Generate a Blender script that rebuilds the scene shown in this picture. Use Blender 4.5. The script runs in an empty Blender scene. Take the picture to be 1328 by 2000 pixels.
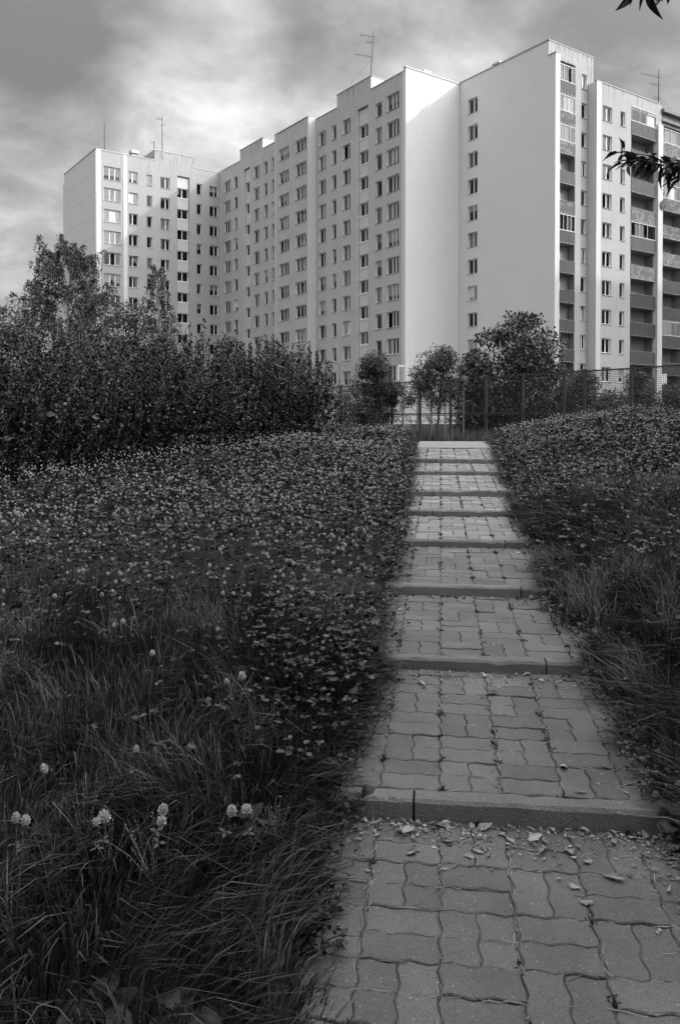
import bpy, math, random
import numpy as np
from mathutils import Vector, Matrix, noise as mnoise

random.seed(7)
RNG = np.random.default_rng(7)
SC = bpy.context.scene
COL = SC.collection
ZC = 1.6                      # eye height in world metres
ANG = math.radians(35.08)     # the estate's grid is turned by this against the view

# ------------------------------------------------------------------ camera
cam = bpy.data.cameras.new('camera')
co = bpy.data.objects.new('camera', cam)
COL.objects.link(co)
SC.camera = co
cam.sensor_fit = 'VERTICAL'
cam.sensor_height = 24.0
cam.lens = 24.0 * 1602.0 / 2000.0
cam.shift_y = -(1000.0 - 854.0) / 2000.0
cam.clip_start = 0.05
cam.clip_end = 3000
co.location = (0, 0, ZC)
co.rotation_euler = (math.radians(89.0), 0, 0)

# ------------------------------------------------------------------ sun
U2 = np.array([-math.sin(ANG), math.cos(ANG)])
V2 = np.array([math.cos(ANG), math.sin(ANG)])
to_sun = Vector((*(-1.0 * U2 + 1.0 * V2), 0.80)).normalized()
sl = bpy.data.lights.new('sun', 'SUN')
sl.energy = 0.85
sl.angle = math.radians(1.2)
sl.color = (1, 1, 1)
so = bpy.data.objects.new('sun', sl)
COL.objects.link(so)
so.rotation_euler = to_sun.to_track_quat('Z', 'Y').to_euler()
so.location = (60, -10, 60)

# ------------------------------------------------------------------ sky
SKY_STRENGTH = 0.10
W = bpy.data.worlds.new('World')
SC.world = W
W.use_nodes = True
nt = W.node_tree
nt.nodes.clear()


def N(tree, typ, **kw):
    n = tree.nodes.new(typ)
    for k, v in kw.items():
        if k.startswith('i_'):
            key = k[2:]
            key = int(key) if key.isdigit() else key.replace('_', ' ')
            n.inputs[key].default_value = v
        else:
            setattr(n, k, v)
    return n


def M_(tree, op, a=None, b=None, c=None, clamp=False):
    n = tree.nodes.new('ShaderNodeMath')
    n.operation = op
    n.use_clamp = clamp
    for i, v in enumerate((a, b, c)):
        if v is None:
            continue
        if isinstance(v, (int, float)):
            n.inputs[i].default_value = v
        else:
            tree.links.new(v, n.inputs[i])
    return n.outputs[0]


def pix_dir(x, y):
    p = math.radians(1.0)
    xc, yc = (x - 664) / 1602.0, (y - 854) / 1602.0
    v = Vector((xc, math.cos(p) - yc * math.sin(p), -(yc * math.cos(p) + math.sin(p))))
    return v.normalized()


def build_sky():
    L = nt.links
    out = N(nt, 'ShaderNodeOutputWorld')
    bg = N(nt, 'ShaderNodeBackground')
    bg.inputs['Strength'].default_value = SKY_STRENGTH
    L.new(bg.outputs[0], out.inputs[0])
    tc = N(nt, 'ShaderNodeTexCoord')
    nrm = N(nt, 'ShaderNodeVectorMath', operation='NORMALIZE')
    L.new(tc.outputs['Generated'], nrm.inputs[0])
    sep = N(nt, 'ShaderNodeSeparateXYZ')
    L.new(nrm.outputs[0], sep.inputs[0])
    zz = M_(nt, 'ADD', M_(nt, 'MAXIMUM', sep.outputs[2], 0.0), 0.34)
    px = M_(nt, 'DIVIDE', sep.outputs[0], zz)
    py = M_(nt, 'DIVIDE', sep.outputs[1], zz)
    cmb = N(nt, 'ShaderNodeCombineXYZ')
    L.new(px, cmb.inputs[0])
    L.new(py, cmb.inputs[1])
    n1 = N(nt, 'ShaderNodeTexNoise')
    n1.inputs['Scale'].default_value = 1.9
    n1.inputs['Detail'].default_value = 5.0
    n1.inputs['Roughness'].default_value = 0.46
    n1.inputs['Distortion'].default_value = 0.1
    L.new(cmb.outputs[0], n1.inputs['Vector'])
    n2 = N(nt, 'ShaderNodeTexNoise')
    n2.inputs['Scale'].default_value = 4.6
    n2.inputs['Detail'].default_value = 6.0
    n2.inputs['Roughness'].default_value = 0.56
    n2.inputs['Distortion'].default_value = 0.25
    L.new(cmb.outputs[0], n2.inputs['Vector'])
    # cloud body, 0 dark .. 1 bright
    v = M_(nt, 'MULTIPLY_ADD', M_(nt, 'SUBTRACT', n1.outputs[0], 0.5), 0.45, 0.44)
    v = M_(nt, 'ADD', v, M_(nt, 'MULTIPLY', M_(nt, 'SUBTRACT', n2.outputs[0], 0.5), 1.0))
    # the larger cloud masses of this sky: (pixel, angular width deg, change)
    spots = [((10, 70), 7.5, -0.44), ((300, 20), 5.0, -0.20), ((110, 180), 3.5, -0.12), ((330, 215), 5.0, 0.18), ((600, 40), 5.0, -0.14),
             ((560, 240), 7.0, 0.02), ((30, 360), 4.0, -0.04), ((225, 265), 1.6, -0.14), ((60, 560), 4.0, -0.04), ((800, 60), 5.0, -0.10),
             ((1000, 30), 5.0, -0.24), ((1270, 70), 6.0, -0.48), ((1240, 175), 2.5, 0.10), ((930, 110), 3.0, 0.06)]
    for (p, wdt, amp) in spots:
        if amp == 0:
            continue
        d = pix_dir(*p)
        dt = N(nt, 'ShaderNodeVectorMath', operation='DOT_PRODUCT')
        L.new(nrm.outputs[0], dt.inputs[0])
        dt.inputs[1].default_value = d
        k = 1.0 - math.cos(math.radians(wdt))
        e = M_(nt, 'EXPONENT', M_(nt, 'DIVIDE', M_(nt, 'SUBTRACT', dt.outputs['Value'], 1.0), k))
        v = M_(nt, 'MULTIPLY_ADD', e, amp, v)
    rmp = N(nt, 'ShaderNodeValToRGB')
    rmp.color_ramp.interpolation = 'B_SPLINE'
    els = rmp.color_ramp.elements
    els[0].position = 0.0
    els[0].color = (0.06, 0.06, 0.06, 1)
    els[1].position = 1.0
    els[1].color = (0.70, 0.70, 0.70, 1)
    e = els.new(0.40)
    e.color = (0.23, 0.23, 0.23, 1)
    e = els.new(0.70)
    e.color = (0.50, 0.50, 0.50, 1)
    L.new(v, rmp.inputs[0])
    # thin gaps show the clear sky behind, in grey: the photograph is black and white
    sky = N(nt, 'ShaderNodeTexSky', sky_type='NISHITA')
    sky.sun_disc = False
    sky.sun_elevation = math.asin(to_sun.z)
    sky.sun_rotation = math.atan2(to_sun.x, to_sun.y)
    bw = N(nt, 'ShaderNodeRGBToBW')
    L.new(sky.outputs[0], bw.inputs[0])
    cbw = N(nt, 'ShaderNodeRGBToBW')
    L.new(rmp.outputs[0], cbw.inputs[0])
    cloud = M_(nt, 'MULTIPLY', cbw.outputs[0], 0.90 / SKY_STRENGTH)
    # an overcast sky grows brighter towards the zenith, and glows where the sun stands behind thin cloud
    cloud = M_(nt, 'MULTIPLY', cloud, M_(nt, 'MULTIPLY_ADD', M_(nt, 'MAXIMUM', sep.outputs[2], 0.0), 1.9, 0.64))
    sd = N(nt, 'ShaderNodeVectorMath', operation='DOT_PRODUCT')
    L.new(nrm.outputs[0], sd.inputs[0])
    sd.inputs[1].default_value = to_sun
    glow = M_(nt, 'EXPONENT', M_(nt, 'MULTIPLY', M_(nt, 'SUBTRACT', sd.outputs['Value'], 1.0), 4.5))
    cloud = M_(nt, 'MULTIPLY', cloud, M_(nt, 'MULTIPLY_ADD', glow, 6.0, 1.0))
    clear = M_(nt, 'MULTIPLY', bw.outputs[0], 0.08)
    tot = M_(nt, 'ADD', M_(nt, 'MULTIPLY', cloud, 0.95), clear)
    # under the horizon the world is plain dark ground
    low = M_(nt, 'MULTIPLY_ADD', sep.outputs[2], 12.0, 1.0, clamp=True)
    tot = M_(nt, 'MULTIPLY', tot, M_(nt, 'MULTIPLY_ADD', low, 0.85, 0.15))
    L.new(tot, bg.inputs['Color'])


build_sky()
SC.view_settings.view_transform = 'Standard'
SC.view_settings.look = 'None'
SC.view_settings.exposure = 1.1
SC.view_settings.gamma = 1.0
SC.view_settings.use_curve_mapping = False
SC.render.engine = 'CYCLES'
SC.cycles.max_bounces = 6
SC.cycles.transparent_max_bounces = 8
SC.cycles.diffuse_bounces = 3
SC.cycles.glossy_bounces = 3
SC.cycles.use_denoising = True


# ------------------------------------------------------------------ materials
def new_mat(name):
    m = bpy.data.materials.new(name)
    m.use_nodes = True
    t = m.node_tree
    t.nodes.clear()
    o = N(t, 'ShaderNodeOutputMaterial')
    return m, t, o


def mat(name, g, rough=0.8, var=0.15, scale=4.0, bump=0.0, bscale=60.0, spec=0.3, fine=0.0, fscale=300.0,
        island=0.0, stretch=None, metallic=0.0, translucent=0.0, objvar=0.0, speck=0.0, world=False):
    m, t, o = new_mat(name)
    L = t.links
    b = N(t, 'ShaderNodeBsdfPrincipled')
    b.inputs['Roughness'].default_value = rough
    b.inputs['Metallic'].default_value = metallic
    b.inputs['Specular IOR Level'].default_value = spec
    tc = N(t, 'ShaderNodeTexCoord')
    vec = tc.outputs['Object']
    if world:
        gp = N(t, 'ShaderNodeNewGeometry')
        vec = gp.outputs['Position']
    base_vec = vec
    if stretch:
        mp = N(t, 'ShaderNodeMapping')
        mp.inputs['Scale'].default_value = stretch
        L.new(vec, mp.inputs[0])
        vec = mp.outputs[0]
    n = N(t, 'ShaderNodeTexNoise')
    n.inputs['Scale'].default_value = scale
    n.inputs['Detail'].default_value = 6
    n.inputs['Roughness'].default_value = 0.62
    L.new(vec, n.inputs['Vector'])
    val = M_(t, 'MULTIPLY_ADD', M_(t, 'SUBTRACT', n.outputs[0], 0.5), 2.0 * var, 1.0)
    if fine:
        n2 = N(t, 'ShaderNodeTexNoise')
        n2.inputs['Scale'].default_value = fscale
        n2.inputs['Detail'].default_value = 3
        L.new(base_vec, n2.inputs['Vector'])
        val = M_(t, 'MULTIPLY', val, M_(t, 'MULTIPLY_ADD', M_(t, 'SUBTRACT', n2.outputs[0], 0.5), 2.0 * fine, 1.0))
    if speck:
        vo = N(t, 'ShaderNodeTexVoronoi')
        vo.inputs['Scale'].default_value = fscale * 0.35
        L.new(base_vec, vo.inputs['Vector'])
        sp = M_(t, 'LESS_THAN', vo.outputs['Distance'], 0.16)
        vs = N(t, 'ShaderNodeSeparateColor')
        L.new(vo.outputs['Color'], vs.inputs[0])
        sp = M_(t, 'MULTIPLY', sp, M_(t, 'GREATER_THAN', vs.outputs[0], 0.72))
        val = M_(t, 'MULTIPLY_ADD', sp, speck, val)
    if island:
        gi = N(t, 'ShaderNodeNewGeometry')
        pw = M_(t, 'POWER', gi.outputs['Random Per Island'], 2.6)
        val = M_(t, 'MULTIPLY', val, M_(t, 'MULTIPLY_ADD', pw, 3.2 * island, 1.0 - 0.85 * island))
    if objvar:
        oi = N(t, 'ShaderNodeObjectInfo')
        val = M_(t, 'MULTIPLY', val, M_(t, 'MULTIPLY_ADD', M_(t, 'SUBTRACT', oi.outputs['Random'], 0.5), 2.0 * objvar, 1.0))
    colv = M_(t, 'MULTIPLY', val, g)
    L.new(colv, b.inputs['Base Color'])
    if bump:
        nb = N(t, 'ShaderNodeTexNoise')
        nb.inputs['Scale'].default_value = bscale
        nb.inputs['Detail'].default_value = 4
        L.new(base_vec, nb.inputs['Vector'])
        bp = N(t, 'ShaderNodeBump')
        bp.inputs['Strength'].default_value = bump
        bp.inputs['Distance'].default_value = 0.01
        L.new(nb.outputs[0], bp.inputs['Height'])
        L.new(bp.outputs[0], b.inputs['Normal'])
    res = b.outputs[0]
    if translucent:
        tr = N(t, 'ShaderNodeBsdfTranslucent')
        L.new(colv, tr.inputs[0])
        mx = N(t, 'ShaderNodeMixShader')
        mx.inputs[0].default_value = translucent
        L.new(b.outputs[0], mx.inputs[1])
        L.new(tr.outputs[0], mx.inputs[2])
        res = mx.outputs[0]
    L.new(res, o.inputs[0])
    return m


def facade_mat(name, g, top, streak=0.35, joint=2.878, blotch=0.16):
    """Rendered wall: soft blotches, rain streaks that hang from the parapet, faint panel joints."""
    m, t, o = new_mat(name)
    L = t.links
    b = N(t, 'ShaderNodeBsdfPrincipled')
    b.inputs['Roughness'].default_value = 0.9
    b.inputs['Specular IOR Level'].default_value = 0.15
    tc = N(t, 'ShaderNodeTexCoord')
    P = tc.outputs['Object']
    n = N(t, 'ShaderNodeTexNoise')
    n.inputs['Scale'].default_value = 0.35
    n.inputs['Detail'].default_value = 8
    n.inputs['Roughness'].default_value = 0.65
    L.new(P, n.inputs['Vector'])
    val = M_(t, 'MULTIPLY_ADD', M_(t, 'SUBTRACT', n.outputs[0], 0.5), 2 * blotch, 1.0)
    mp = N(t, 'ShaderNodeMapping')
    mp.inputs['Scale'].default_value = (2.6, 2.6, 0.22)
    L.new(P, mp.inputs[0])
    ns = N(t, 'ShaderNodeTexNoise')
    ns.inputs['Scale'].default_value = 1.6
    ns.inputs['Detail'].default_value = 5
    ns.inputs['Roughness'].default_value = 0.7
    L.new(mp.outputs[0], ns.inputs['Vector'])
    st = M_(t, 'MULTIPLY', M_(t, 'SUBTRACT', ns.outputs[0], 0.5, clamp=True), 4.0, clamp=True)
    sep = N(t, 'ShaderNodeSeparateXYZ')
    L.new(P, sep.inputs[0])
    near = M_(t, 'EXPONENT', M_(t, 'MULTIPLY', M_(t, 'SUBTRACT', sep.outputs[2], top), 0.55))
    near = M_(t, 'MULTIPLY_ADD', M_(t, 'MINIMUM', near, 1.4), 0.8, 0.14)
    val = M_(t, 'MULTIPLY', val, M_(t, 'SUBTRACT', 1.0, M_(t, 'MULTIPLY', M_(t, 'MULTIPLY', st, near), streak)))
    # faint joints between the wall panels
    fr = M_(t, 'FRACT', M_(t, 'DIVIDE', M_(t, 'SUBTRACT', sep.outputs[2], top + 0.35), joint))
    jt = M_(t, 'LESS_THAN', M_(t, 'ABSOLUTE', M_(t, 'SUBTRACT', fr, 0.5)), 0.008)
    val = M_(t, 'MULTIPLY', val, M_(t, 'MULTIPLY_ADD', jt, -0.08, 1.0))
    n3 = N(t, 'ShaderNodeTexNoise')
    n3.inputs['Scale'].default_value = 9.0
    n3.inputs['Detail'].default_value = 4
    L.new(P, n3.inputs['Vector'])
    val = M_(t, 'MULTIPLY', val, M_(t, 'MULTIPLY_ADD', M_(t, 'SUBTRACT', n3.outputs[0], 0.5), 0.16, 1.0))
    colv = M_(t, 'MULTIPLY', val, g)
    L.new(colv, b.inputs['Base Color'])
    L.new(b.outputs[0], o.inputs[0])
    return m


def glass_mat(name, refl=1.0, tint=0.75, rough=0.02):
    m, t, o = new_mat(name)
    L = t.links
    tr = N(t, 'ShaderNodeBsdfTransparent')
    tr.inputs[0].default_value = (tint, tint, tint, 1)
    gl = N(t, 'ShaderNodeBsdfGlossy')
    gl.inputs['Roughness'].default_value = rough
    gl.inputs[0].default_value = (1, 1, 1, 1)
    fr = N(t, 'ShaderNodeFresnel')
    fr.inputs[0].default_value = 1.55
    # each pane sits a little differently in its sash
    oi = N(t, 'ShaderNodeObjectInfo')
    f = M_(t, 'MULTIPLY_ADD', fr.outputs[0], 0.95 * refl, 0.0, clamp=True)
    mx = N(t, 'ShaderNodeMixShader')
    L.new(f, mx.inputs[0])
    L.new(tr.outputs[0], mx.inputs[1])
    L.new(gl.outputs[0], mx.inputs[2])
    L.new(mx.outputs[0], o.inputs[0])
    return m


MT = {}
MT['wall_c'] = facade_mat('grey_render', 0.51, 37.4, 0.62)
MT['wall_d'] = facade_mat('light_grey_render', 0.43, 37.4, 0.6)
MT['wall_f'] = facade_mat('smooth_grey_render', 0.72, 37.9, 0.16, blotch=0.07)
MT['wall_h'] = facade_mat('pale_render', 0.43, 35.0, 0.75)
MT['trim'] = mat('white_cladding', 0.58, 0.55, 0.05, 0.5)
MT['ribbed'] = mat('ribbed_white_sheet', 0.71, 0.5, 0.06, 0.4)
MT['ribbed_grey'] = mat('ribbed_pale_sheet', 0.66, 0.5, 0.06, 0.4)
MT['reveal'] = mat('white_reveal_paint', 0.68, 0.8, 0.08, 2.0)
MT['frame'] = mat('white_window_frame', 0.80, 0.4, 0.03, 3.0, spec=0.5)
MT['glass'] = glass_mat('window_glass', 1.0, 0.82)
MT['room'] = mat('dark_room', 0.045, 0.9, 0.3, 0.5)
MT['curtain'] = mat('curtain_cloth', 0.55, 0.9, 0.1, 3.0, objvar=0.45)
MT['blind'] = mat('pale_blind', 0.80, 0.7, 0.04, 3.0, objvar=0.15)
MT['sill'] = mat('sheet_metal_sill', 0.26, 0.5, 0.1, 3.0)
MT['coping'] = mat('metal_coping', 0.32, 0.5, 0.15, 1.0)
MT['roof'] = mat('roof_felt', 0.10, 0.9, 0.2, 1.0)
MT['infill'] = mat('pale_infill_panel', 0.60, 0.6, 0.10, 0.9)
def board_mat(name, g, peel):
    """Painted balcony board: rain streaks, and pale patches where the paint has come off."""
    m, t, o = new_mat(name)
    L = t.links
    b = N(t, 'ShaderNodeBsdfPrincipled')
    b.inputs['Roughness'].default_value = 0.75
    gp = N(t, 'ShaderNodeNewGeometry')
    n = N(t, 'ShaderNodeTexNoise')
    n.inputs['Scale'].default_value = 0.75
    n.inputs['Detail'].default_value = 7
    n.inputs['Roughness'].default_value = 0.6
    mp = N(t, 'ShaderNodeMapping')
    mp.inputs['Scale'].default_value = (1, 1, 1.7)
    L.new(gp.outputs['Position'], mp.inputs[0])
    L.new(mp.outputs[0], n.inputs['Vector'])
    n2 = N(t, 'ShaderNodeTexNoise')
    n2.inputs['Scale'].default_value = 2.2
    n2.inputs['Detail'].default_value = 5
    mp2 = N(t, 'ShaderNodeMapping')
    mp2.inputs['Scale'].default_value = (2.5, 2.5, 0.35)
    L.new(gp.outputs['Position'], mp2.inputs[0])
    L.new(mp2.outputs[0], n2.inputs['Vector'])
    # a thin ridge of the noise is where the paint curls away
    rd = M_(t, 'SUBTRACT', 1.0, M_(t, 'MULTIPLY', M_(t, 'ABSOLUTE', M_(t, 'SUBTRACT', n.outputs[0], 0.53)), 26.0), clamp=True)
    oi = N(t, 'ShaderNodeObjectInfo')
    some = M_(t, 'GREATER_THAN', oi.outputs['Random'], 0.35)
    val = M_(t, 'MULTIPLY_ADD', M_(t, 'SUBTRACT', n2.outputs[0], 0.5), 1.1, 1.0)
    val = M_(t, 'MULTIPLY', val, M_(t, 'MULTIPLY_ADD', M_(t, 'SUBTRACT', oi.outputs['Random'], 0.5), 0.5, 1.0))
    L.new(M_(t, 'MULTIPLY_ADD', M_(t, 'MULTIPLY', rd, some), peel, M_(t, 'MULTIPLY', val, g)), b.inputs['Base Color'])
    L.new(b.outputs[0], o.inputs[0])
    return m


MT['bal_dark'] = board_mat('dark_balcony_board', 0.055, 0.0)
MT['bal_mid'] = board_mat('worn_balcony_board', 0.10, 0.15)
MT['concrete'] = mat('balcony_concrete', 0.28, 0.9, 0.2, 1.5)
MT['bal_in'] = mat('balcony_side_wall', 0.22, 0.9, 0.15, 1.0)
MT['metal_dark'] = mat('dark_painted_steel', 0.055, 0.55, 0.25, 6.0)
MT['metal_grey'] = mat('weathered_steel', 0.16, 0.55, 0.25, 6.0)
MT['wire'] = mat('fence_wire', 0.06, 0.6, 0.2, 6.0)
MT['antenna'] = mat('antenna_metal', 0.10, 0.5, 0.2, 4.0)
MT['soil'] = mat('dark_meadow_soil', 0.013, 0.95, 0.5, 3.0, bump=0.6, bscale=14)
MT['bed'] = mat('joint_sand', 0.115, 0.95, 0.85, 9.0, bump=0.5, bscale=120, fine=0.4, fscale=200)
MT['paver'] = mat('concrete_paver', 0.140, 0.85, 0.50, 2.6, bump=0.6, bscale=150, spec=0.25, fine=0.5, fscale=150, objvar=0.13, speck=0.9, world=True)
MT['paver_far_lit'] = mat('concrete_paver_far_lit', 0.21, 0.85, 0.30, 3.4, bump=0.4, bscale=100, spec=0.25, island=0.12, fine=0.3, fscale=60, world=True)  # lighter copy for the far steps: their brighter light is in the colour
MT['kerb'] = mat('kerb_concrete', 0.155, 0.88, 0.42, 4.0, bump=0.7, bscale=120, fine=0.5, fscale=150, objvar=0.12, speck=0.9, world=True)
MT['asphalt'] = mat('worn_asphalt', 0.24, 0.9, 0.15, 4.0, bump=0.4, bscale=200, fine=0.2, fscale=240)
MT['grass'] = mat('meadow_blades', 0.050, 0.38, 0.35, 1.2, island=0.75, translucent=0.25, spec=0.35)
MT['grass_pale'] = mat('broad_blades', 0.040, 0.32, 0.3, 1.2, island=0.6, translucent=0.2, spec=0.4)
MT['grass_dry'] = mat('dry_stalks', 0.22, 0.7, 0.2, 2.0, island=0.4)
MT['clover_leaf'] = mat('clover_leaflet', 0.017, 0.30, 0.3, 1.0, island=0.8, translucent=0.15, spec=0.6)
MT['flower'] = mat('clover_florets', 0.56, 0.8, 0.2, 80.0, island=0.35, translucent=0.2)
MT['flower_core'] = mat('clover_head_core', 0.27, 0.8, 0.2, 80.0)
MT['stem'] = mat('green_stem', 0.07, 0.7, 0.2, 5.0)
MT['broad'] = mat('broad_leaf', 0.026, 0.5, 0.3, 14.0, spec=0.35, bump=0.3, bscale=60, translucent=0.15, objvar=0.3)
MT['dry'] = mat('dry_leaf', 0.26, 0.8, 0.5, 30.0, objvar=0.55)
MT['bush'] = mat('hedge_leaf', 0.018, 0.34, 0.25, 0.8, island=0.8, translucent=0.10, spec=0.55)
MT['bush_pale'] = mat('willow_leaf', 0.085, 0.5, 0.25, 0.8, island=0.5, translucent=0.2, spec=0.4)
MT['birch_leaf'] = mat('birch_leaf', 0.066, 0.42, 0.25, 0.6, island=0.7, translucent=0.25, spec=0.4)
MT['tree_leaf'] = mat('tree_leaf', 0.058, 0.42, 0.25, 0.6, island=0.75, translucent=0.2, spec=0.4)
MT['cherry_leaf'] = mat('cherry_leaf', 0.035, 0.45, 0.3, 30.0, objvar=0.4, translucent=0.10, spec=0.4)
MT['bark'] = mat('bark', 0.075, 0.9, 0.4, 5.0, bump=0.6, bscale=30, stretch=(3, 3, 0.6))
MT['birch_bark'] = mat('birch_bark', 0.30, 0.8, 0.7, 3.0, stretch=(1, 1, 4))
MT['twig'] = mat('dark_twig', 0.05, 0.8, 0.3, 10.0)
MT['plaster'] = mat('white_plaster', 0.45, 0.9, 0.12, 1.2)
MT['lower_wall'] = mat('dark_lower_wall', 0.055, 0.9, 0.25, 1.2)
MT['paint_dark'] = mat('black_spray_paint', 0.04, 0.8, 0.2, 2.0)
MT['sheet'] = mat('white_laundry', 0.75, 0.9, 0.05, 2.0)
MT['clear_board'] = glass_mat('clear_board', 0.6, 0.85, 0.05)


# ------------------------------------------------------------------ mesh helpers
class MB:
    """Collects polygons, then becomes ONE mesh."""

    def __init__(self):
        self.v, self.f, self.m = [], [], []

    def poly(self, pts, mi=0):
        i = len(self.v)
        self.v.extend([tuple(p) for p in pts])
        self.f.append(tuple(range(i, i + len(pts))))
        self.m.append(mi)

    def faces(self, verts, faces, mi=0):
        i = len(self.v)
        self.v.extend([tuple(p) for p in verts])
        for f in faces:
            self.f.append(tuple(i + k for k in f))
            self.m.append(mi)

    def box(self, x0, x1, y0, y1, z0, z1, mi=0):
        vs = [(x0, y0, z0), (x1, y0, z0), (x1, y1, z0), (x0, y1, z0), (x0, y0, z1), (x1, y0, z1), (x1, y1, z1), (x0, y1, z1)]
        self.faces(vs, [(0, 3, 2, 1), (4, 5, 6, 7), (0, 1, 5, 4), (1, 2, 6, 5), (2, 3, 7, 6), (3, 0, 4, 7)], mi)

    def bar(self, a, b, r, n=5, mi=0, r2=None, cap=True):
        a, b = Vector(a), Vector(b)
        self.tube([a, b], [r, r if r2 is None else r2], n, mi, cap)

    def tube(self, pts, rad, n=6, mi=0, cap=True):
        pts = [Vector(p) for p in pts]
        rings = []
        ref = None
        for i, p in enumerate(pts):
            d = (pts[min(i + 1, len(pts) - 1)] - pts[max(i - 1, 0)])
            if d.length < 1e-9:
                d = Vector((0, 0, 1))
            d.normalize()
            if ref is None:
                ref = Vector((1, 0, 0)) if abs(d.x) < 0.8 else Vector((0, 1, 0))
            s = (ref - d * ref.dot(d))
            if s.length < 1e-5:
                s = d.orthogonal()
            s.normalize()
            ref = s
            q = d.cross(s)
            r = rad[i] if isinstance(rad, (list, tuple)) else rad
            rings.append([p + (s * math.cos(2 * math.pi * k / n) + q * math.sin(2 * math.pi * k / n)) * r for k in range(n)])
        vs = [v for rg in rings for v in rg]
        fs = []
        for i in range(len(rings) - 1):
            for k in range(n):
                a, b = i * n + k, i * n + (k + 1) % n
                fs.append((a, b, b + n, a + n))
        if cap:
            fs.append(tuple(reversed(range(n))))
            fs.append(tuple(range((len(rings) - 1) * n, len(rings) * n)))
        self.faces(vs, fs, mi)

    def mesh(self, name, mats, smooth=False):
        me = bpy.data.meshes.new(name)
        me.from_pydata(self.v, [], self.f)
        for m in mats:
            me.materials.append(m)
        if len(mats) > 1:
            me.polygons.foreach_set('material_index', self.m)
        if smooth:
            me.polygons.foreach_set('use_smooth', [True] * len(me.polygons))
        me.update()
        return me


def link(name, me, parent=None, loc=(0, 0, 0), rotz=0.0):
    o = bpy.data.objects.new(name, me)
    COL.objects.link(o)
    o.location = loc
    o.rotation_euler = (0, 0, rotz)
    if parent is not None:
        o.parent = parent
    return o


def tag(o, label=None, cat=None, group=None, kind=None):
    if label:
        o['label'] = label
    if cat:
        o['category'] = cat
    if group:
        o['group'] = group
    if kind:
        o['kind'] = kind
    return o


def thing(name, label, cat, loc=(0, 0, 0), rotz=0.0, group=None):
    o = bpy.data.objects.new(name, None)
    COL.objects.link(o)
    o.location = loc
    o.rotation_euler = (0, 0, rotz)
    return tag(o, label, cat, group)


def tri_mesh(name, V, F, mats, mi=None, smooth=False):
    """Fast mesh from numpy arrays: V (n,3), F (m,3)."""
    me = bpy.data.meshes.new(name)
    V = np.ascontiguousarray(V, dtype=np.float32)
    F = np.ascontiguousarray(F, dtype=np.int32)
    me.vertices.add(len(V))
    me.vertices.foreach_set('co', V.ravel())
    me.loops.add(F.size)
    me.loops.foreach_set('vertex_index', F.ravel())
    me.polygons.add(len(F))
    me.polygons.foreach_set('loop_start', np.arange(0, F.size, 3, dtype=np.int32))
    try:
        me.polygons.foreach_set('loop_total', np.full(len(F), 3, dtype=np.int32))
    except Exception:
        pass
    for m in mats:
        me.materials.append(m)
    if mi is not None:
        me.polygons.foreach_set('material_index', np.ascontiguousarray(mi, dtype=np.int32))
    if smooth:
        me.polygons.foreach_set('use_smooth', np.ones(len(F), dtype=bool))
    me.update(calc_edges=True)
    return me


def frames_from(dirs, nrm):
    """Rotation matrices whose columns are (side, dir, normal)."""
    d = dirs / (np.linalg.norm(dirs, axis=1, keepdims=True) + 1e-9)
    n = nrm - d * (nrm * d).sum(1, keepdims=True)
    n = n / (np.linalg.norm(n, axis=1, keepdims=True) + 1e-9)
    s = np.cross(d, n)
    return np.stack([s, d, n], axis=2)


def scatter(tv, tf, R, T, S):
    """Copies of a template (tv,tf) by rotations R (N,3,3), offsets T (N,3), scales S (N,) or (N,3)."""
    S = np.asarray(S, dtype=np.float64)
    if S.ndim == 1:
        S = np.repeat(S[:, None], 3, axis=1)
    tv = np.asarray(tv, dtype=np.float64)
    P = np.einsum('nij,nkj->nki', R, tv[None] * S[:, None, :]) + T[:, None, :]
    n, k = P.shape[0], P.shape[1]
    F = (np.asarray(tf)[None] + (np.arange(n) * k)[:, None, None]).reshape(-1, 3)
    return P.reshape(-1, 3), F


def join(parts):
    V, F, MI = [], [], []
    off = 0
    for (v, f, m) in parts:
        V.append(v)
        F.append(f + off)
        MI.append(np.full(len(f), m, dtype=np.int32))
        off += len(v)
    return np.concatenate(V), np.concatenate(F), np.concatenate(MI)


LEAF4 = (np.array([(0, 0, 0), (-0.36, 0.45, 0.10), (0, 1, -0.05), (0.36, 0.45, 0.10), (0, 0.5, 0.0)]),
         np.array([(0, 4, 1), (1, 4, 2), (0, 3, 4), (4, 3, 2)]))
LEAF2 = (np.array([(0, 0, 0), (-0.34, 0.48, 0.06), (0, 1, 0), (0.34, 0.48, 0.06)]), np.array([(0, 3, 1), (1, 3, 2)]))


def unit(n):
    v = RNG.normal(size=(n, 3))
    return v / np.linalg.norm(v, axis=1, keepdims=True)


# ------------------------------------------------------------------ the slope and the path
AZ = math.radians(7.0)
PD = np.array([math.sin(AZ), math.cos(AZ)])      # along the path
QD = np.array([math.cos(AZ), -math.sin(AZ)])     # across it, to the right
Q0, Q1 = -0.455, 0.905
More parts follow.
